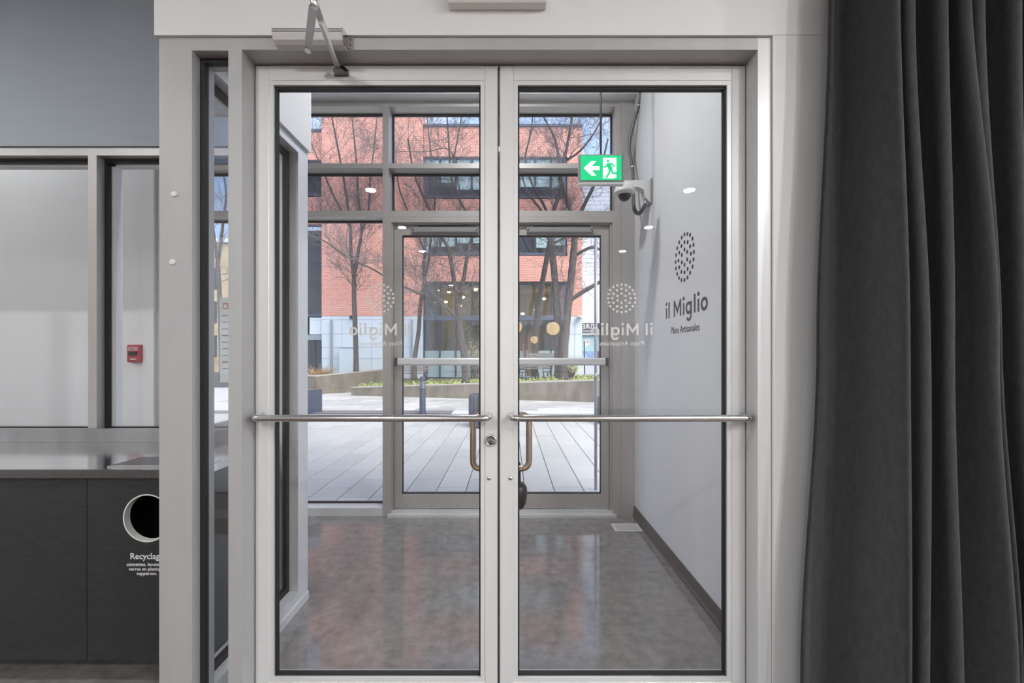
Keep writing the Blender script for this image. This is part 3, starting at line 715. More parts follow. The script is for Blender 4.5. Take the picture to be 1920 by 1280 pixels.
panel_hole(xsm + .0015, XP0 - .004, zp0, zp1, hc[0], hc[1], hr, yp0, yp1).build('front_panel', 'cabinet', cb)
part('front_panel', 'cabinet', cb, -2.95, xsm - .0015, yp0, yp1, zp0, zp1)
part('front_panel', 'cabinet', cb, -4.3, -2.953, yp0, yp1, zp0, zp1)
part('front_panel', 'cabinet', cb, -5.9, -4.303, yp0, yp1, zp0, zp1)
rg = MB(); n = 56; vs = []; fs = []
for (r_, y_) in ((hr + .001, yp0 - .001), (hr + .001, yp1 + .008), (hr - .004, yp1 + .008), (hr - .004, yp0 - .001)):
    vs += [(hc[0] + r_ * math.cos(2 * math.pi * k / n), y_, hc[1] + r_ * math.sin(2 * math.pi * k / n)) for k in range(n)]
for a in range(4):
    for k in range(n): fs.append((a * n + k, a * n + (k + 1) % n, ((a + 1) % 4) * n + (k + 1) % n, ((a + 1) % 4) * n + k))
rg.add(vs, fs, False).build('opening_ring', 'cabinet_edge', cb)
part('bin_interior', 'black', cb, -5.9, XP0 - .004, 2.08, 2.10, 0, zp1)
part('bin_interior', 'black', cb, -5.9, XP0 - .004, yp1, 2.08, zp1 + .002, zp1 + .004)
part('toe_kick', 'cabinet', cb, -5.9, XP0 - .004, 1.93, 1.95, 0, zp0 + .01)
part('side_panel', 'cabinet', cb, XP0 - .020, XP0 - .005, yp1, 2.26, .0, zp1)
def ctext(body, zpx, wpx):
    wd = wpx * yp0 / FPX; zb = zat(zpx, yp0)
    me = text_mesh('lettering', body, 'print_white', wd, None, lambda a, b, t: Vector((hc[0] - wd / 2 + a, yp0 - .0002 - (t > 0) * .0008, zb + b)), .001, offset=.012)
    link('lettering', me, cb)
ctext('Recyclage', 1047.5, 62); ctext('cannettes, bouteilles,', 1060.5, 76); ctext('verres en plastique,', 1069, 68); ctext('napperons.', 1077.5, 38)

# ------------------------------------------------------------------ curtain
YCU = 1.385
lv = [-120, 0, 640, 1280, 1560]
RID = [[1570, 1565, 1543, 1512, 1500], [1648, 1651, 1663, 1671, 1674], [1686, 1689, 1717, 1711, 1706], [1733, 1735, 1754, 1766, 1770], [1764, 1770, 1818, 1860, 1876],
       [1808, 1811, 1831, 1873, 1892], [1862, 1866, 1882, 1903, 1915], [1905, 1912, 1940, 1962, 1975], [1955, 1965, 1990, 2020, 2030], [2010, 2015, 2045, 2080, 2090], [2060, 2070, 2100, 2140, 2150]]
AMP = [0, .085, .060, .075, .090, .070, .080, .085, .08, .08, .08]
def lerp_l(v, y):
    for i in range(len(lv) - 1):
        if y <= lv[i + 1] or i == len(lv) - 2:
            t = (y - lv[i]) / (lv[i + 1] - lv[i]); t = t * t * (3 - 2 * t) if 0 < t < 1 else t
            return v[i] + (v[i + 1] - v[i]) * t
cur = MB(); rows = 56; grid = []
for j in range(rows + 1):
    z = 3.2 - j * (3.185 / rows); py = VY - (z - CAMZ) * FPX / YCU; pyc = max(-120, min(1560, py))
    X = [xat(lerp_l(r_, pyc), YCU) for r_ in RID]; ctrl = [(X[0] + .004, YCU + .030), (X[0], YCU + .012)]
    for i in range(1, len(X)):
        p, r_ = X[i - 1], X[i]; wdt = max(.02, r_ - p); a = AMP[i]
        wob = .006 * math.sin(z * 2.3 + i * 1.7)
        if i > 1: ctrl += [(p + .06 * wdt, YCU + .085 + wob)]
        k_ = min(1.0, wdt / .06)
        ctrl += [(p + .30 * wdt, YCU + .045 + wob), (p + .55 * wdt, YCU - a * .30 + wob), (r_ - .034 * k_, YCU - a * .86 + wob), (r_ - .018 * k_, YCU - a * 1.0 + wob), (r_ - .006, YCU - a * .90 + wob), (r_, YCU - a * .62 + wob), (r_ - .001, YCU - a * .1), (r_ - .004, YCU + .045)]
    row = []
    for i in range(len(ctrl) - 1):
        P = [Vector(ctrl[max(0, min(len(ctrl) - 1, i + k))]) for k in (-1, 0, 1, 2)]
        for k in range(4):
            t = k / 4; row.append(.5 * ((2 * P[1]) + (P[2] - P[0]) * t + (2 * P[0] - 5 * P[1] + 4 * P[2] - P[3]) * t * t + (3 * P[1] - P[0] - 3 * P[2] + P[3]) * t ** 3))
    row.append(Vector(ctrl[-1])); grid.append([(p.x, p.y, z) for p in row])
nc = len(grid[0])
cur.add([p for r_ in grid for p in r_], [(j * nc + i, j * nc + i + 1, (j + 1) * nc + i + 1, (j + 1) * nc + i) for j in range(rows) for i in range(nc - 1)], True)
cr_ = empty('curtain', (1.3, YCU, .015), 'charcoal grey woven curtain hanging in long folds beside the doors', 'curtain')
me = bpy.data.meshes.new('cloth'); me.from_pydata(cur.v, [], cur.f); me.polygons.foreach_set('use_smooth', [True] * len(cur.f)); me.materials.append(MATS['curtain_cloth']); me.update()
co = link('cloth', me, cr_); so_ = co.modifiers.new('thick', 'SOLIDIFY'); so_.thickness = .003
part('track', 'plastic_white', cr_, .9, 3.15, YCU - .012, YCU + .018, 3.195, 3.225)

# ------------------------------------------------------------------ lights of the room
def pot(x, y, zc, label, watts=POT_W):
    r_ = empty('ceiling_downlight', (x, y, zc), label, 'downlight', 'recessed ceiling downlights')
    MB().lathe((x, y, zc), [(.062, .0), (.062, -.006), (.088, -.004), (.090, .0)], 28).build('trim_ring', 'ceiling_white', r_)
    MB().lathe((x, y, zc), [(.060, -.001), (.060, -.007), (.05, -.0075)], 24).build('lens', 'pot_lens', r_)
    ld = bpy.data.lights.new('downlight', 'AREA'); ld.shape = 'DISK'; ld.size = .12; ld.energy = watts; ld.color = (.955, .978, 1)
    lo = bpy.data.objects.new('downlight_lamp', ld); COL.objects.link(lo); lo.parent = r_; lo.location = (0, 0, -.012)
nm = ['nearest', 'second', 'third', 'fourth']
for i, y in enumerate((-2.04, -3.58, -5.15)):
    pot(-1.71, y, ZC, 'round ceiling downlight, %s of the row mirrored in the left inner door' % nm[i], POT_W * 1.2)
    pot(2.22, y, ZC, 'round ceiling downlight, %s of the row mirrored in the right inner door' % nm[i], POT_W * 1.2)
pot(-3.3, .45, ZC, 'unseen ceiling downlight added over the counter, nearer the doors', 26)  # added lamp, brightens the blue-grey wall and the counter
pot(-5.1, .45, ZC, 'unseen ceiling downlight added over the far end of the counter', 26)  # second added lamp for the counter wall, out of view
pot(2.55, -.75, ZC, 'unseen ceiling downlight added in front of the curtain', 34)  # added lamp, lights frame returns and curtain folds from the right
pot(4.7, -.4, ZC, 'unseen ceiling downlight added beyond the curtain, nearer the front wall', 150)  # guessed lamp, added for raking light on curtain and frames
pot(4.7, -2.2, ZC, 'unseen ceiling downlight added beyond the curtain, further from the front wall', 110)  # another guessed side lamp, added with the one above
pot(-.1, 2.45, ZV, 'round ceiling downlight inside the vestibule over the doors', 26)
pot(-4.3, 2.95, ZV, 'unseen ceiling downlight added in the vestibule behind the counter window', 9)  # added lamp to light this wing of the vestibule, out of view
for (x, y, z, lb_) in ((.565, -2.28, 1.70, 'warm glass globe pendant mirrored in the right inner door'), (.10, -2.9, 1.76, 'warm glass globe pendant mirrored near the meeting stiles')):
    pg = empty('globe_pendant', (x, y, z), lb_, 'pendant lamp', 'globe pendants')
    MB().lathe((x, y, z), [(.085 * math.sin(math.pi * k / 12) + .001, -.085 * math.cos(math.pi * k / 12)) for k in range(13)], 20).build('globe', 'globe', pg)
    MB().lathe((x, y, z + .08), [(.022, 0), (.022, .03), (.01, .04)], 14).build('socket', 'black', pg)
    MB().tube([(x, y, z + .11), (x, y, ZC)], .003, 6).build('cord', 'black', pg)

# ------------------------------------------------------------------ outdoors: ground
gd = tag(B(-30, 30, 3.765, 60, -.30, -.022).build('ground', 'paver_joint'), 'grey stone paving of the square outside the doors', 'paving', kind='structure')
pmesh = MB().box(-.144, .144, -.296, .296, -.02, 0, bev=.003).mesh('paver', 'paver_near')
hmesh = MB().box(-.144, .144, -.146, .146, -.02, 0, bev=.003).mesh('paver', 'paver_near')
for ix in range(-26, 12):
    xc = .452 + .148 + ix * .296
    y_ = 3.775
    for iy in range(12):
        ln = .30 if (iy == 0 and ix % 2) else .60
        if y_ + .3 > 9.9: break
        if y_ + ln > 9.95: ln = .30
        yy = y_ + ln / 2; y_ += ln
        if xc < -.58 * yy or xc > .235 * yy + .45: continue
        o = link('paver', pmesh if ln > .5 else hmesh, gd); o.location = (xc, yy, 0)
part('paving_field', 'paver_near', gd, 2.9, 20, 3.78, 9.9, -.02, -.002); part('paving_field', 'paver_near', gd, -20, -5.9, 3.78, 9.9, -.02, -.002)
part('gravel_strip', 'gravel', gd, -20, -1.35, 9.93, 10.42, -.02, .004)['kind'] = 'stuff'
smesh = MB().box(-.50, .50, -.245, .245, -.02, 0).mesh('paving_slab', 'slab_far')
for iy in range(10):
    yy = 10.68 + iy * .5 - (.0)
    for ix in range(-9, 5):
        xc = ix * 1.02 + (.51 if iy % 2 else 0) + .2
        if xc < -.60 * yy - .5 or xc > .25 * yy + .6: continue
        o = link('paving_slab', smesh, gd); o.location = (xc, yy, 0)
part('slab_bed', 'slab_joint', gd, -24, 24, 10.43, 17.9, -.022, -.008)
part('slab_bed', 'slab_joint', gd, -1.35, 24, 9.93, 10.43, -.022, -.004)

# raised beds with concrete walls
def wall_seg(p0, p1, h0, h1, th, root):
    p0, p1 = Vector(p0), Vector(p1); t = (p1 - p0).normalized(); n_ = Vector((-t.y, t.x))
    def quad(z0a, z1a, z0b, z1b, e0, e1):
        vs = []
        for (p, za, zb_) in ((p0, z0a, z1a), (p1, z0b, z1b)):
            for e in (e0, e1):
                qq = p + n_ * e; vs += [(qq.x, qq.y, za), (qq.x, qq.y, zb_)]
        return MB().add(vs, [(0, 4, 5, 1), (2, 3, 7, 6), (1, 5, 7, 3), (0, 2, 6, 4), (0, 1, 3, 2), (4, 6, 7, 5)])
    quad(-.02, h0 - .035, -.02, h1 - .035, 0, th).build('wall', 'planter_concrete', root)
    quad(h0 - .035, h0, h1 - .035, h1, -.008, th + .008).build('cap', 'planter_cap', root)
W2a, W2b = (-5.30, 14.30), (3.6, 11.95)
pl1 = empty('planter_wall', (-1, 13, 0), 'long low concrete planter wall sloping up towards the trees on the square', 'planter')
wall_seg(W2a, W2b, .28, .70, .25, pl1)
pl2 = empty('planter_wall', (-6, 15, 0), 'taller concrete planter wall behind the slate box, at an angle', 'planter')
wall_seg((-6.67, 14.70), (-4.3, 16.9), .643, .86, .25, pl2)
wall_seg((-8.3, 15.9), (-6.67, 14.70), .62, .643, .25, pl2)
pl3 = empty('planter_wall', (3.2, 14, 0), 'short dark concrete kerb wall beside the yellow-green shrub', 'planter')
wall_seg((2.15, 13.9), (4.2, 13.4), .72, .70, .2, pl3)
sl = MB().add([(-5.2, 14.55, .20), (3.5, 12.25, .60), (3.5, 17.95, .36), (-5.2, 17.95, .36)], [(0, 1, 2, 3)]).add([(-6.5, 15.0, .56), (-4.4, 16.95, .76), (-4.4, 17.95, .5), (-9, 17.95, .5), (-8.2, 16.1, .54)], [(0, 1, 2, 3, 4)])
sl.add([(-5.2, 14.55, -.02), (3.5, 12.25, -.02), (3.5, 17.95, -.02), (-5.2, 17.95, -.02)], [(0, 3, 2, 1)])
tag(sl.build('soil', 'soil'), 'brown soil of the raised planting beds on the square', 'soil', kind='stuff')
def ground_z(x, y): return .20 + (.40) * max(0, min(1, (x + 5.2) / 8.7)) + (.36 - .42) * max(0, min(1, (y - 13) / 5))

# low green cover
def leaves(mb, c, n_, sx, sy, sz, size, rng):
    for _ in range(n_):
        p = Vector((c[0] + rng.gauss(0, sx), c[1] + rng.gauss(0, sy), c[2] + abs(rng.gauss(0, sz)))); u = Vector((rng.uniform(-1, 1), rng.uniform(-1, 1), rng.uniform(-.3, 1))).normalized() * size
        v = u.orthogonal().normalized() * size * .4
        mb.add([p - u * .5, p + v, p + u * .5, p - v], [(0, 1, 2, 3)])
gcv = MB(); rg_ = random.Random(3)
for k in range(100):
    t = rg_.random(); x = -5.0 + 8.0 * t; y = 14.5 - 2.1 * t + rg_.uniform(.1, 1.6); leaves(gcv, (x, y, ground_z(x, y) + .04), 26, .13, .10, .06, .07, rg_)
tag(gcv.build('groundcover', 'leaf_green'), 'low bright green groundcover leaves behind the planter wall', 'groundcover', kind='stuff')

def shrub(name, c, h, wd, n_, leaf, stem_m, label, seed, leaf_n=5, lsz=.05):
    r_ = random.Random(seed); root = empty(name, c, label, 'shrub'); st = MB(); lf = MB()
    for _ in range(n_):
        a = r_.uniform(0, 6.283); tip = Vector((c[0] + math.cos(a) * wd * r_.random(), c[1] + math.sin(a) * wd * r_.random(), c[2] + h * r_.uniform(.55, 1)))
        b0 = Vector((c[0] + math.cos(a) * .08, c[1] + math.sin(a) * .08, c[2])); mid = b0.lerp(tip, .5) + Vector((r_.gauss(0, .05), r_.gauss(0, .05), .06))
        st.tube([b0, mid, tip], [.007, .005, .003], 4, cap=False)
        for k in range(leaf_n): leaves(lf, b0.lerp(tip, r_.uniform(.35, 1)), 2, .04, .04, .03, lsz, r_)
    st.build('stems', stem_m, root)
    if leaf: lf.build('leaves', leaf, root)
shrub('leafy_shrub', at(1070, 708, 13.4), .55, .42, 70, 'leaf_yellow', 'twig', 'yellow-green leafy shrub at the foot of the right-hand trees', 5)
shrub('twig_shrub', at(992, 705, 16.2), 1.75, .60, 120, None, 'twig_red', 'bare reddish twig shrub in front of the glazed hall', 6)
shrub('leafy_shrub', at(892, 708, 16.6), 1.6, .55, 90, 'leaf_yellow', 'twig', 'pale yellow loose shrub in front of the glazed hall beside the middle tree', 8, 4, .045)
dg = empty('dried_grass', at(600, 706, 15.6), 'clump of dried orange ornamental grass behind the taller planter wall', 'grass')
db = MB(); c0 = at(600, 706, 15.6)
for _ in range(240):
    a = R.uniform(0, 6.283); rr = R.uniform(0, .32); b0 = c0 + Vector((math.cos(a) * rr, math.sin(a) * rr * .5, -.12)); L_ = R.uniform(.25, .62)
    tip = b0 + Vector((math.cos(a) * L_ * R.uniform(.1, .8), math.sin(a) * L_ * .5, L_ * R.uniform(.6, 1)))
    db.tube([b0, b0.lerp(tip, .5) + Vector((0, 0, .06)), tip], [.007, .006, .003], 3, cap=False)
db.build('blades', 'grass_dry', dg)

# street furniture
bx_ = empty('planter_box', (xat(585, 9.95), 9.95, 0), 'tall slate blue square planter box at the edge of the gravel', 'planter box')
def hexbox(cx, cy, r0, z0, z1, rot, n_=4):
    mb = MB(); vs = []
    for z in (z0, z1):
        for k in range(n_): a = rot + 2 * math.pi * k / n_; vs.append((cx + r0 * math.cos(a), cy + r0 * math.sin(a), z))
    return mb.add(vs, [list(range(n_ - 1, -1, -1)), list(range(n_, 2 * n_))] + [(k, (k + 1) % n_, n_ + (k + 1) % n_, n_ + k) for k in range(n_)])
hx, hy = xat(578, 10.1), 10.1
hexbox(hx, hy, .30, 0, .54, math.radians(-70)).build('box', 'slate_box', bx_)
hexbox(hx, hy, .26, .53, .545, math.radians(-70)).build('soil_fill', 'soil', bx_)
bo_ = empty('bollard', (xat(792, 9.9), 9.9, 0), 'dark steel bollard with pale rings near its top', 'bollard'); bxx = xat(792.3, 9.9)
MB().lathe((bxx, 9.9, 0), [(.095, 0), (.095, .012), (.072, .014), (.070, .68)], 20).build('post', 'bollard', bo_)
MB().lathe((bxx, 9.9, .68), [(.068, 0), (.068, .13), (.060, .165), (.030, .180)], 20).build('cap', 'bollard', bo_)
for k in range(5): MB().lathe((bxx, 9.9, .605 + k * .032), [(.0735, 0), (.0735, .011)], 20).build('ring', 'bollard_ring', bo_)
def litter_bin(cx, cy, rad, h, label):
    r_ = empty('litter_bin', (cx, cy, 0), label, 'litter bin', 'slatted litter bins')
    MB().lathe((cx, cy, .03), [(rad * .86, 0), (rad * .88, h - .05), (rad * .80, h - .05), (rad * .78, .03)], 24).build('liner', 'iron', r_)
    ns = 16
    for k in range(ns):
        a = 2 * math.pi * k / ns; mb = MB(); u = Vector((math.cos(a), math.sin(a), 0)); v = Vector((-u.y, u.x, 0)); hw = rad * math.pi / ns * .80
        pr = [(rad * .95, .02), (rad, h * .5), (rad * .99, h - .06), (rad * .90, h)]
        vs = []
        for (q_, z) in pr:
            for e, s1 in ((0, -1), (0, 1), (-.03, 1), (-.03, -1)): vs.append(Vector((cx, cy, z)) + u * (q_ + e) + v * hw * s1)
        fs = [(0, 1, 2, 3)] + [tuple(i * 4 + x for x in (0, 4, 5, 1)) for i in range(3)] + [tuple(i * 4 + x for x in (1, 5, 6, 2)) for i in range(3)] + [tuple(i * 4 + x for x in (2, 6, 7, 3)) for i in range(3)] + [tuple(i * 4 + x for x in (3, 7, 4, 0)) for i in range(3)] + [(15, 14, 13, 12)]
        mb.add(vs, fs); mb.build('slat', 'bin_slat', r_)
    MB().lathe((cx, cy, 0), [(rad * .5, 0), (rad * .5, .03)], 16).build('foot', 'iron', r_)
litter_bin(xat(903, 8.1), 8.1, .245, .62, 'dark slatted litter bin half hidden behind the left inner door stile')
litter_bin(xat(1143, 8.5), 8.5, .25, .54, 'dark slatted litter bin half hidden behind the right outer door stile')
hp = empty('handrail_post', (xat(1117, 4.3), 4.3, 0), 'slim grey steel post with a side rail just outside the outer doors', 'post')
hx = xat(1117, 4.3)
MB().tube([(hx, 4.3, -.02), (hx, 4.3, 2.68)], .0155, 12).build('post', 'pole_grey', hp)
MB().tube([(hx, 4.3, zat(703.5, 4.3)), (hx + .9, 4.3, zat(703.5, 4.3))], .011, 10).build('rail', 'steel', hp)
MB().lathe((hx, 4.3, zat(712, 4.3)), [(.019, 0), (.019, .07)], 12).build('collar', 'pole_grey', hp)

def bench(loc, rz, label, length=1.5):
    r_ = empty('park_bench', loc, label, 'bench', 'park benches', rz=rz)
    for k in range(5): MB().box(-length / 2, length / 2, -.22 + k * .092, -.145 + k * .092, .42, .445).build('slat', 'bench_wood', r_, True)
    for k in range(5):
        z = .50 + k * .088; yy = .24 + k * .024
        MB().box(-length / 2, length / 2, yy, yy + .022, z, z + .072).build('slat', 'bench_wood', r_, True)
    for s_ in (-1, 1):
        x = s_ * (length / 2 - .06); e = MB()
        e.tube([(x, -.26, 0), (x, -.20, .18), (x, -.24, .40), (x, .22, .41), (x, .36, .94)], .016, 6)
        e.tube([(x, .30, 0), (x, .18, .18), (x, .22, .41)], .016, 6)
        e.tube([(x, -.24, .40), (x, -.27, .62), (x, -.18, .67), (x, .27, .66)], .014, 6)
        for (cy_, cz_, rr) in ((-.08, .20, .12), (.10, .21, .11), (-.12, .54, .09), (.06, .54, .08)):
            e.tube([(x, cy_ + rr * math.cos(a * .628), cz_ + rr * math.sin(a * .628)) for a in range(11)], .010, 5, cap=False)
        e.build('iron_end', 'iron', r_, True)
    return r_
p = at(769, 712, 15.2); bench((p.x, p.y, ground_z(p.x, p.y) + .02), math.radians(200), 'iron and slat park bench to the left behind the bollard', 1.25)
p = at(1003, 708, 14.2); bench((p.x, p.y, ground_z(p.x, p.y) + .02), math.radians(215), 'iron and slat park bench beside the thick right-hand tree trunks', 1.2)

# ------------------------------------------------------------------ trees
def grow(mb, p, d, length, r0, depth, rng):
    n_ = 4 if depth else 3; pts = [p]; dd = d.normalized()
    for k in range(n_):
        dd = (dd + Vector((rng.gauss(0, .20), rng.gauss(0, .20), rng.gauss(.07, .16)))).normalized(); pts.append(pts[-1] + dd * length / n_)
    mb.tube(pts, [max(.0034, r0 * (1 - .75 * k / n_)) for k in range(n_ + 1)], 4 if depth > 1 else 3, cap=False)
    if depth:
        for k in range(1, n_ + 1):
            for _ in range(2 if depth > 1 else rng.choice((1, 2, 2))):
                nd = (pts[k] - pts[k - 1]).normalized(); side = Vector((rng.gauss(0, 1), rng.gauss(0, 1), rng.gauss(.2, .8))).normalized()
                grow(mb, pts[k], nd * .75 + side * .75, length * rng.uniform(.40, .62), r0 * .50, depth - 1, rng)
def tree(limbs, label, seed, base, nt=3, size=1.0, tmin=.35):
    """limbs: list of (points[(px,py,Y)], r0, r1); the first one is the trunk"""
    rng = random.Random(seed); root = empty('bare_tree', base, label, 'tree', 'bare trees on the square'); tw = MB()
    for i, (pl, r0, r1) in enumerate(limbs):
        P = [at(*q_) for q_ in pl]; pts = []
        for k in range(len(P) - 1):
            a, b = P[max(k - 1, 0)], P[min(k + 2, len(P) - 1)]
            for j in range(5):
                t = j / 5; p1, p2 = P[k], P[k + 1]
                pts.append(.5 * ((2 * p1) + (p2 - a) * t + (2 * a - 5 * p1 + 4 * p2 - b) * t * t + (3 * p1 - a - 3 * p2 + b) * t ** 3))
        pts.append(P[-1]); m_ = len(pts) - 1
        rr = [(r0 + (r1 - r0) * k / m_) * rng.uniform(.93, 1.07) for k in range(m_ + 1)]
        if i == 0: rr[0] *= 1.35; rr[1] *= 1.12
        MB().tube(pts, rr, 9).build('trunk' if i == 0 else 'limb', 'bark', root)
        for k in range(1, m_ + 1):
            if i == 0 and k / m_ < tmin: continue
            for _ in range(nt if k < m_ else nt + 2):
                t_ = (pts[k] - pts[k - 1]).normalized(); sd_ = Vector((rng.gauss(0, 1), rng.gauss(0, .8), rng.gauss(.25, .6))).normalized()
                if rng.random() < .20: grow(tw, pts[k], t_ * .55 + sd_ * .9, size * rng.uniform(.7, 1.5), rr[k] * .15 + .004, 2, rng)
    tw.build('twigs', 'twig', root)
tree([([(668, 702, 15.8), (667, 640, 15.8), (664, 560, 15.8), (664, 520, 15.8)], .095, .080),
      ([(664, 522, 15.8), (658, 470, 15.7), (657, 430, 15.7), (650, 370, 15.6), (640, 310, 15.5), (628, 250, 15.3), (618, 195, 15.2)], .070, .022),
      ([(664, 522, 15.8), (672, 470, 15.9), (678, 430, 16.0), (672, 370, 16.0), (668, 300, 16.1), (660, 220, 16.2)], .070, .024),
      ([(676, 440, 16), (690, 400, 16.2), (694, 340, 16.3), (702, 270, 16.5), (708, 210, 16.6)], .045, .018),
      ([(656, 425, 15.7), (640, 395, 15.4), (618, 350, 15.2), (597, 300, 15.0), (580, 260, 14.9)], .040, .016)],
     'slim forked bare tree behind the taller planter wall, leftmost in the square', 11, tuple(at(668, 702, 15.8)), 3, 1.0, .7)
tree([([(777, 712, 14.9), (778, 670, 14.9), (785, 620, 14.9), (788, 575, 14.9), (795, 530, 14.9), (794, 490, 14.9)], .085, .060),
      ([(795, 535, 14.9), (794, 490, 14.9), (797, 480, 14.8), (790, 455, 14.7), (778, 430, 14.6), (762, 390, 14.5), (748, 350, 14.4), (742, 300, 14.3)], .040, .018),
      ([(795, 525, 14.9), (803, 490, 15), (807, 455, 15.1), (812, 425, 15.2), (815, 380, 15.4), (812, 330, 15.5), (806, 270, 15.6), (800, 215, 15.7)], .050, .020)],
     'slender leaning bare tree in front of the brick corner, behind the bollard', 23, tuple(at(777, 712, 14.9)), 3, .9, .75)
tree([([(873, 718, 14.2), (869, 660, 14.2), (862, 610, 14.2), (859, 570, 14.2)], .115, .090),
      ([(860, 578, 14.2), (852, 530, 14.1), (847, 500, 14.1), (840, 465, 14.0), (826, 440, 13.9), (806, 395, 13.8), (790, 360, 13.7), (775, 320, 13.5), (765, 260, 13.4)], .078, .024),
      ([(861, 570, 14.2), (870, 520, 14.3), (874, 490, 14.3), (882, 455, 14.4), (888, 425, 14.5), (862, 375, 14.4), (846, 330, 14.4), (842, 280, 14.4), (838, 215, 14.4)], .070, .024),
      ([(883, 450, 14.4), (900, 390, 14.6), (912, 340, 14.7), (920, 280, 14.8), (915, 215, 14.8)], .045, .018),
      ([(862, 602, 14.2), (845, 585, 14.1), (825, 562, 14.0), (800, 556, 13.8), (775, 545, 13.7), (752, 535, 13.6), (728, 522, 13.5), (700, 505, 13.4), (672, 492, 13.3), (645, 478, 13.2), (615, 456, 13.1), (595, 445, 13)], .050, .014),
      ([(846, 330, 14.4), (852, 290, 14.2), (860, 250, 14.1), (868, 200, 14)], .035, .015),
      ([(864, 372, 14.4), (852, 300, 14.3), (836, 278, 14.2), (800, 284, 14), (750, 284, 13.8)], .022, .010)],
     'bare tree with a long limb reaching left across the brick facade, middle of the square', 37, tuple(at(873, 718, 14.2)), 3, 1.0, .9)
tree([([(1003, 706, 14.6), (1003, 650, 14.6), (1008, 590, 14.6), (1015, 540, 14.6), (1024, 490, 14.6), (1032, 445, 14.6), (1036, 400, 14.6)], .115, .075),
      ([(1034, 420, 14.6), (1020, 385, 14.5), (1000, 350, 14.4), (985, 300, 14.3), (995, 250, 14.2), (1000, 205, 14.1)], .050, .020)],
     'leaning bare trunk beside the park bench, thinnest of the right-hand group', 41, tuple(at(1003, 706, 14.6)), 2, .9, .6)
tree([([(1047, 716, 13.6), (1047, 650, 13.6), (1045, 590, 13.6), (1041, 530, 13.6), (1035, 470, 13.6), (1029, 430, 13.6)], .135, .100),
      ([(1030, 438, 13.6), (1040, 390, 13.7), (1052, 350, 13.8), (1048, 300, 13.8), (1040, 260, 13.8), (1020, 220, 13.7)], .075, .028),
      ([(1031, 440, 13.6), (1018, 400, 13.5), (1000, 375, 13.4), (985, 350, 13.3), (975, 310, 13.2)], .050, .020),
      ([(1031, 458, 13.6), (1050, 450, 13.5), (1065, 440, 13.4), (1085, 425, 13.3)], .040, .022)],
     'thick upright bare tree trunk right behind the planter wall, middle of the right-hand group', 53, tuple(at(1047, 716, 13.6)), 2, .9, .7)
tree([([(1056, 716, 13.3), (1058, 650, 13.3), (1064, 590, 13.3), (1070, 530, 13.3), (1075, 480, 13.3), (1077, 440, 13.3), (1072, 400, 13.3)], .140, .095),
      ([(1066, 565, 13.3), (1085, 552, 13.2), (1105, 540, 13.1), (1130, 526, 13.0), (1160, 512, 12.8)], .075, .045),
      ([(1077, 480, 13.3), (1090, 472, 13.2), (1108, 464, 13.1), (1130, 468, 13.0), (1155, 470, 12.9)], .055, .030),
      ([(1073, 405, 13.3), (1062, 370, 13.4), (1050, 330, 13.5), (1062, 280, 13.6), (1072, 225, 13.7), (1074, 190, 13.7)], .075, .035),
      ([(1078, 425, 13.3), (1095, 385, 13.2), (1115, 345, 13.0), (1128, 310, 12.9), (1140, 260, 12.8)], .070, .025),
      ([(1063, 300, 13.5), (1085, 285, 13.4), (1105, 262, 13.3), (1122, 235, 13.2), (1135, 205, 13.1)], .040, .018)],
     'thick bare tree with a big limb reaching right, nearest the white building', 67, tuple(at(1056, 716, 13.3)), 2, .9, .7)

# ------------------------------------------------------------------ brick building across the square
YBD = 18.0
zb_ = lambda py: zat(py, YBD); xb_ = lambda px: xat(px, YBD)
bd = empty('brick_building', (-2, YBD, 0), 'red brick building with glazed ground floor across the square', 'building')
xe_l, xe_t0, xe_t1, xe_r = -11.3, xb_(603), xb_(793), xb_(1092)
xg0, xg1 = xb_(794), xb_(1064)
zt_, zg0, zpan = 11.0, .36, zb_(592)
fb = MB()
fb.box(xe_t0, xe_t1, YBD, YBD + .5, zpan, 14.5)                       # tall brick bay
fb.box(xg0, xg1, YBD + .05, YBD + .5, zb_(527), 5.58)               # band over the hall
fb.box(xg0, xg1, YBD + .05, YBD + .5, 7.25, 8.0); fb.box(xg0, xg1, YBD + .05, YBD + .5, 9.75, zt_)
fb.box(xg1, xe_r, YBD + .05, YBD + .5, zpan, zt_)                   # right pier
fb.box(xe_t0 - 1.6, xe_t0, YBD + .25, YBD + .6, 6.95, 8.16); fb.box(xe_t0 - 1.6, xe_t0, YBD + .25, YBD + .6, 9.70, 10.9)
fb.box(xe_l, xe_t0 - 1.6, YBD + .25, YBD + .6, zpan, 10.9)
fb.box(xe_r - .3, xe_r, YBD + .5, YBD + 9, zpan, zt_)
fb.build('brick_wall', 'brick', bd)
cp = MB().box(xe_t1, xe_r + .03, YBD, YBD + .55, zt_, zt_ + .10).box(xe_l, xe_t0, YBD + .2, YBD + .65, 10.9, 11.0); cp.build('coping', 'frame_blue', bd)
part('roof', 'panel_joint', bd, xe_l, xe_r, YBD + .5, YBD + 9, 10.7, 10.8)
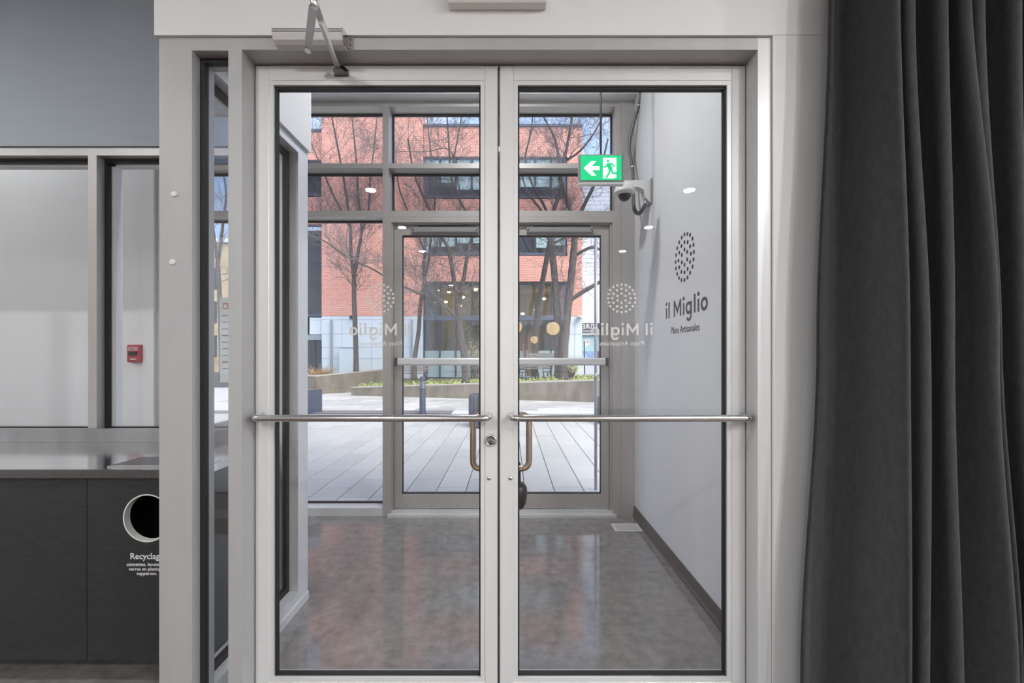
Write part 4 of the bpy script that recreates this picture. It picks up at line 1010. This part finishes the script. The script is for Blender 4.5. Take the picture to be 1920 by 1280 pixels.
# white panels of the base
part('panel_backing', 'panel_joint', bd, xe_t0, xe_t1, YBD + .03, YBD + .4, zg0, zpan); part('panel_backing', 'panel_joint', bd, xg1, xe_r, YBD + .08, YBD + 8, zg0, zpan)
part('panel_backing', 'panel_joint', bd, xe_l, xe_t0, YBD + .28, YBD + .5, zpan - 1.0, zpan)
def panels(x0, x1, zs, xs_, y):
    xs2 = [x0] + [q_ for q_ in xs_ if x0 < q_ < x1] + [x1]
    for i in range(len(xs2) - 1):
        for j in range(len(zs) - 1): part('wall_panel', 'panel_white', bd, xs2[i] + .006, xs2[i + 1] - .006, y, y + .03, zs[j] + .006, zs[j + 1] - .006)
zr = [zg0, zb_(672), zb_(651), zb_(626), zb_(599), zpan - .01]
panels(xe_t0, xe_t1, zr, [xb_(q_) for q_ in (620, 641, 670, 697, 724, 751, 771)], YBD)
panels(xg1, xe_r, [zg0, zb_(668), zb_(626), zpan - .01], [xb_(1078)], YBD + .05)
panels(xe_l, xe_t0, [zb_(626), zb_(599), zpan - .01], [xb_(575) - 1.3 * k for k in range(6)], YBD + .25)
MB().box(xb_(620), xb_(624), YBD - .09, YBD, zg0, zb_(600)).build('downpipe', 'panel_joint', bd)
MB().box(xb_(771.5), xb_(774.5), YBD - .09, YBD, zg0, zb_(600)).build('downpipe', 'panel_joint', bd)
ub = part('utility_cupboard', 'panel_white', bd, xb_(642), xb_(668), YBD - .35, YBD, zg0, zb_(652)); part('hood', 'panel_joint', ub, xb_(640), xb_(669), YBD - .38, YBD, zb_(652), zb_(651))
part('wall_lamp', 'frame_dark', bd, xb_(658), xb_(663), YBD - .2, YBD, zb_(598), zb_(592), bev=.02)
wc = part('wall_camera', 'panel_white', bd, xb_(1081), xb_(1091), YBD - .35, YBD + .05, zb_(598.5), zb_(593), bev=.03); part('lens', 'frame_dark', wc, xb_(1083), xb_(1085), YBD - .37, YBD - .34, zb_(597), zb_(595))
# windows
def win(x0, x1, z0, z1, y, ncol, blinds, root=bd, gm='street_glass', back='interior_grey'):
    f = MB(); t = .07
    f.box(x0, x1, y - .03, y + .08, z0, z0 + .10).box(x0, x1, y - .03, y + .08, z1 - t, z1).box(x0, x0 + t, y - .03, y + .08, z0, z1).box(x1 - t, x1, y - .03, y + .08, z0, z1)
    wo = f.build('window', 'frame_blue', root)
    for k in range(ncol):
        a = x0 + (x1 - x0) * k / ncol; b = x0 + (x1 - x0) * (k + 1) / ncol
        if k: part('mullion', 'frame_dark', wo, a - .03, a + .03, y - .02, y + .07, z0 + .1, z1 - t)
        part('pane', gm, wo, a + .03, b - .03, y + .02, y + .03, z0 + .1, z1 - t)
        bl = blinds[k % len(blinds)]
        if bl: part('blind', 'blind', wo, a + .05, b - .05, y + .05, y + .06, z1 - (z1 - z0) * bl, z1 - t)
    part('interior', back, wo, x0, x1, y + 1.2, y + 1.25, z0 - .1, z1 + .1)
    part('sill', 'frame_blue', wo, x0 - .03, x1 + .03, y - .10, y, z0 - .05, z0)
win(xg0, xg1, 5.60, 7.25, YBD + .15, 9, [.77, .77, .68, .68, .68, .3, 0, .80, .74])
win(xg0, xg1, 8.0, 9.75, YBD + .15, 9, [.3, .6, .77, .77, .77, .77, .7, .7, .75])
win(xe_t0 - 1.6, xe_t0, 8.16, 9.70, YBD + .35, 2, [0, .2], gm='dark_glass')
win(xe_t0 - 1.6, xe_t0, zpan, 6.95, YBD + .35, 2, [0, 0], gm='dark_glass')
win(xe_l, xe_t0, zg0, zb_(626), YBD + .45, 7, [0], gm='dark_glass')
# glazed hall
hl = bpy.data.objects.new('glazed_hall', None); COL.objects.link(hl); hl.parent = bd; hl.empty_display_size = .1
zg1 = zb_(527); zsp0, zsp1 = zb_(600), zb_(591); zlo = zb_(658)
nx = 9; xsn = [xg0 + (xg1 - xg0) * k / nx for k in range(nx + 1)]
for k, x in enumerate(xsn): part('mullion', 'frame_dark', hl, x - .028, x + .028, YBD + .12, YBD + .30, zg0, zg1)
part('head', 'frame_dark', hl, xg0, xg1, YBD + .10, YBD + .32, zg1 - .10, zg1); part('spandrel', 'frame_blue', hl, xg0, xg1, YBD + .08, YBD + .32, zsp0, zsp1)
part('sill', 'frame_dark', hl, xg0, xg1, YBD + .10, YBD + .32, zg0 - .04, zg0 + .05); part('kerb', 'panel_white', hl, xg0, xg1, YBD + .05, YBD + .4, .05, zg0 - .04)
for k in range(nx):
    a, b = xsn[k] + .028, xsn[k + 1] - .028
    part('pane', 'street_glass', hl, a, b, YBD + .18, YBD + .19, zsp1, zg1 - .10); part('pane', 'street_glass', hl, a, b, YBD + .18, YBD + .19, zlo + .02, zsp0)
    part('reflect_pane', 'reflect_teal', hl, a, b, YBD + .17, YBD + .19, zg0 + .05, zlo + .02)  # low panes with their reflection put into the colour
part('rear_wall', 'interior_tan', hl, xg0, xg1, YBD + 4.0, YBD + 4.1, 0, zg1); part('side_wall', 'interior_grey', hl, xg0 - .1, xg0, YBD + .3, YBD + 4, 0, zg1)
part('floor_slab', 'interior_grey', hl, xg0, xg1, YBD + .3, YBD + 4, .1, .3); part('mezzanine', 'interior_grey', hl, xg0 + 1.7, xg1, YBD + 1.9, YBD + 4, zsp0 - .05, zsp1)
part('hall_ceiling', 'interior_tan', hl, xg0, xg1, YBD + .3, YBD + 4, zg1, zg1 + .1)
for k in range(6): part('stair_tread', 'interior_grey', hl, xb_(822) + k * .27, xb_(822) + k * .27 + .30, YBD + 1.2, YBD + 2.2, .5 + k * .19, .56 + k * .19)
MB().tube([at(823, 650, YBD + 1.2), at(880, 612, YBD + 1.2)], .022, 6).build('stair_rail', 'bollard_ring', hl)
for k in range(5): MB().tube([at(836, 650 + k * 4, YBD + 1.2), at(884, 618 + k * 5, YBD + 1.2)], .008, 5).build('stair_wire', 'bollard_ring', hl)
for (px_, py_, d_) in ((824, 543, 2.5), (842, 547, 3), (855, 544, 2.8), (892, 543, 2), (868, 557, 3), (862, 573, 3.5), (836, 566, 3.2), (1020, 560, 2.4), (1012, 572, 2.8), (1005, 580, 3.2), (980, 588, 3)):
    pq = at(px_, py_, YBD + d_)
    MB().lathe(pq, [(.03, -.05), (.09, -.02), (.09, .02), (.03, .05)], 10).build('hall_lamp', 'lamp_warm', hl)
# ochre building far to the left, seen through the sidelight
mat('ochre', (.50, .36, .19), .85, col2=(.66, .52, .34), vscale=.8)
ob = empty('ochre_building', (-23, 34, 0), 'ochre distant building seen through the narrow sidelight', 'building')
part('wall', 'ochre', ob, -32, -15.5, 34, 40, 0, zat(455, 34)); part('cornice', 'panel_white', ob, -32, -15.4, 33.8, 34, zat(455, 34), zat(447, 34))
for k in range(7):
    for j in range(3):
        f_ = part('window', 'frame_dark', ob, -31 + k * 2.2, -29.9 + k * 2.2, 33.95, 34.01, 1.2 + j * 2.7, 2.9 + j * 2.7)
        part('pane', 'dark_glass', f_, -30.9 + k * 2.2, -30.0 + k * 2.2, 33.93, 33.95, 1.3 + j * 2.7, 2.8 + j * 2.7)
tree([([(417, 712, 17.5), (415, 640, 17.5), (412, 560, 17.5), (408, 490, 17.5)], .11, .08),
      ([(409, 495, 17.5), (418, 420, 17.4), (424, 360, 17.3), (415, 300, 17.2), (420, 240, 17.1)], .06, .02),
      ([(408, 490, 17.5), (400, 430, 17.6), (396, 370, 17.7), (402, 310, 17.8), (410, 250, 17.8)], .06, .02)],
     'bare tree seen through the narrow sidelight in front of the ochre building', 79, tuple(at(417, 712, 17.5)), 2, 1.0, .8)
# white building further off
YWB = 30.0
wb = empty('white_building', (9, YWB, 0), 'pale white block-clad building beyond the brick one, with a shop at street level', 'building')
xw0, xw1 = xat(1060, YWB), 22
part('wall', 'pale_block', wb, xw0, xw1, YWB, YWB + .5, zat(600, YWB), zat(318, YWB)); part('fascia', 'plastic_white', wb, xw0, xw1, YWB - .2, YWB, zat(628, YWB), zat(522, YWB))
sgb = part('sign_board', 'ink', wb, xat(1090, YWB), xat(1137, YWB), YWB - .30, YWB - .2, zat(618, YWB), zat(606, YWB))
me = text_mesh('lettering', 'TURE', 'plastic_white', 23 * YWB / FPX, 8.5 * YWB / FPX, lambda a, b, t: Vector((xat(1114, YWB) - a, YWB - .302 - (t > 0) * .02, zat(616.2, YWB) + b)), .001, offset=.02); link('lettering', me, sgb)
part('rail', 'ink', wb, xat(1090, YWB), xat(1140, YWB), YWB - .28, YWB - .2, zat(623, YWB), zat(622, YWB))
part('shopfront', 'shop_teal', wb, xw0, xw1, YWB + .0, YWB + .3, 0, zat(628, YWB)); part('pilaster', 'sign_red', wb, xat(1124, YWB), xat(1127, YWB), YWB - .1, YWB + .05, 0, zat(630, YWB))
part('mural', 'graffiti_blue', wb, xat(1090, YWB), xat(1113, YWB), YWB - .05, YWB + .01, .6, zat(658, YWB)); part('mural', 'frame_blue', wb, xat(1117, YWB), xat(1127, YWB), YWB - .05, YWB + .01, .6, zat(658, YWB))
part('shop_base', 'panel_white', wb, xw0, xw1, YWB - .06, YWB, 0, .6)
YSG = 22.0
ss = empty('street_sign', (xat(1096, YSG), YSG, 0), 'white no-stopping street sign with a red ring on a thin dark pole', 'street sign')
MB().tube([(xat(1096.5, YSG), YSG, 0), (xat(1095.5, YSG), YSG, zat(640, YSG))], .03, 8).build('pole', 'iron', ss)
pt = part('plate', 'plastic_white', ss, xat(1097, YSG), xat(1105, YSG), YSG - .03, YSG - .02, zat(649, YSG), zat(636, YSG))
cc = (xat(1101, YSG), zat(640.5, YSG)); fnp = lambda a, b, t: Vector((a, YSG - .03 - t, b))
MB().ribbon(arc(cc[0], cc[1], .070, 0, 360, 20), .022, fnp, 0, .004).disc(cc, .022, fnp, 0, .004).build('ring_mark', 'sign_red', pt)
part('arrow_mark', 'ink', pt, xat(1102, YSG), xat(1104, YSG), YSG - .034, YSG - .03, zat(648, YSG), zat(647, YSG))
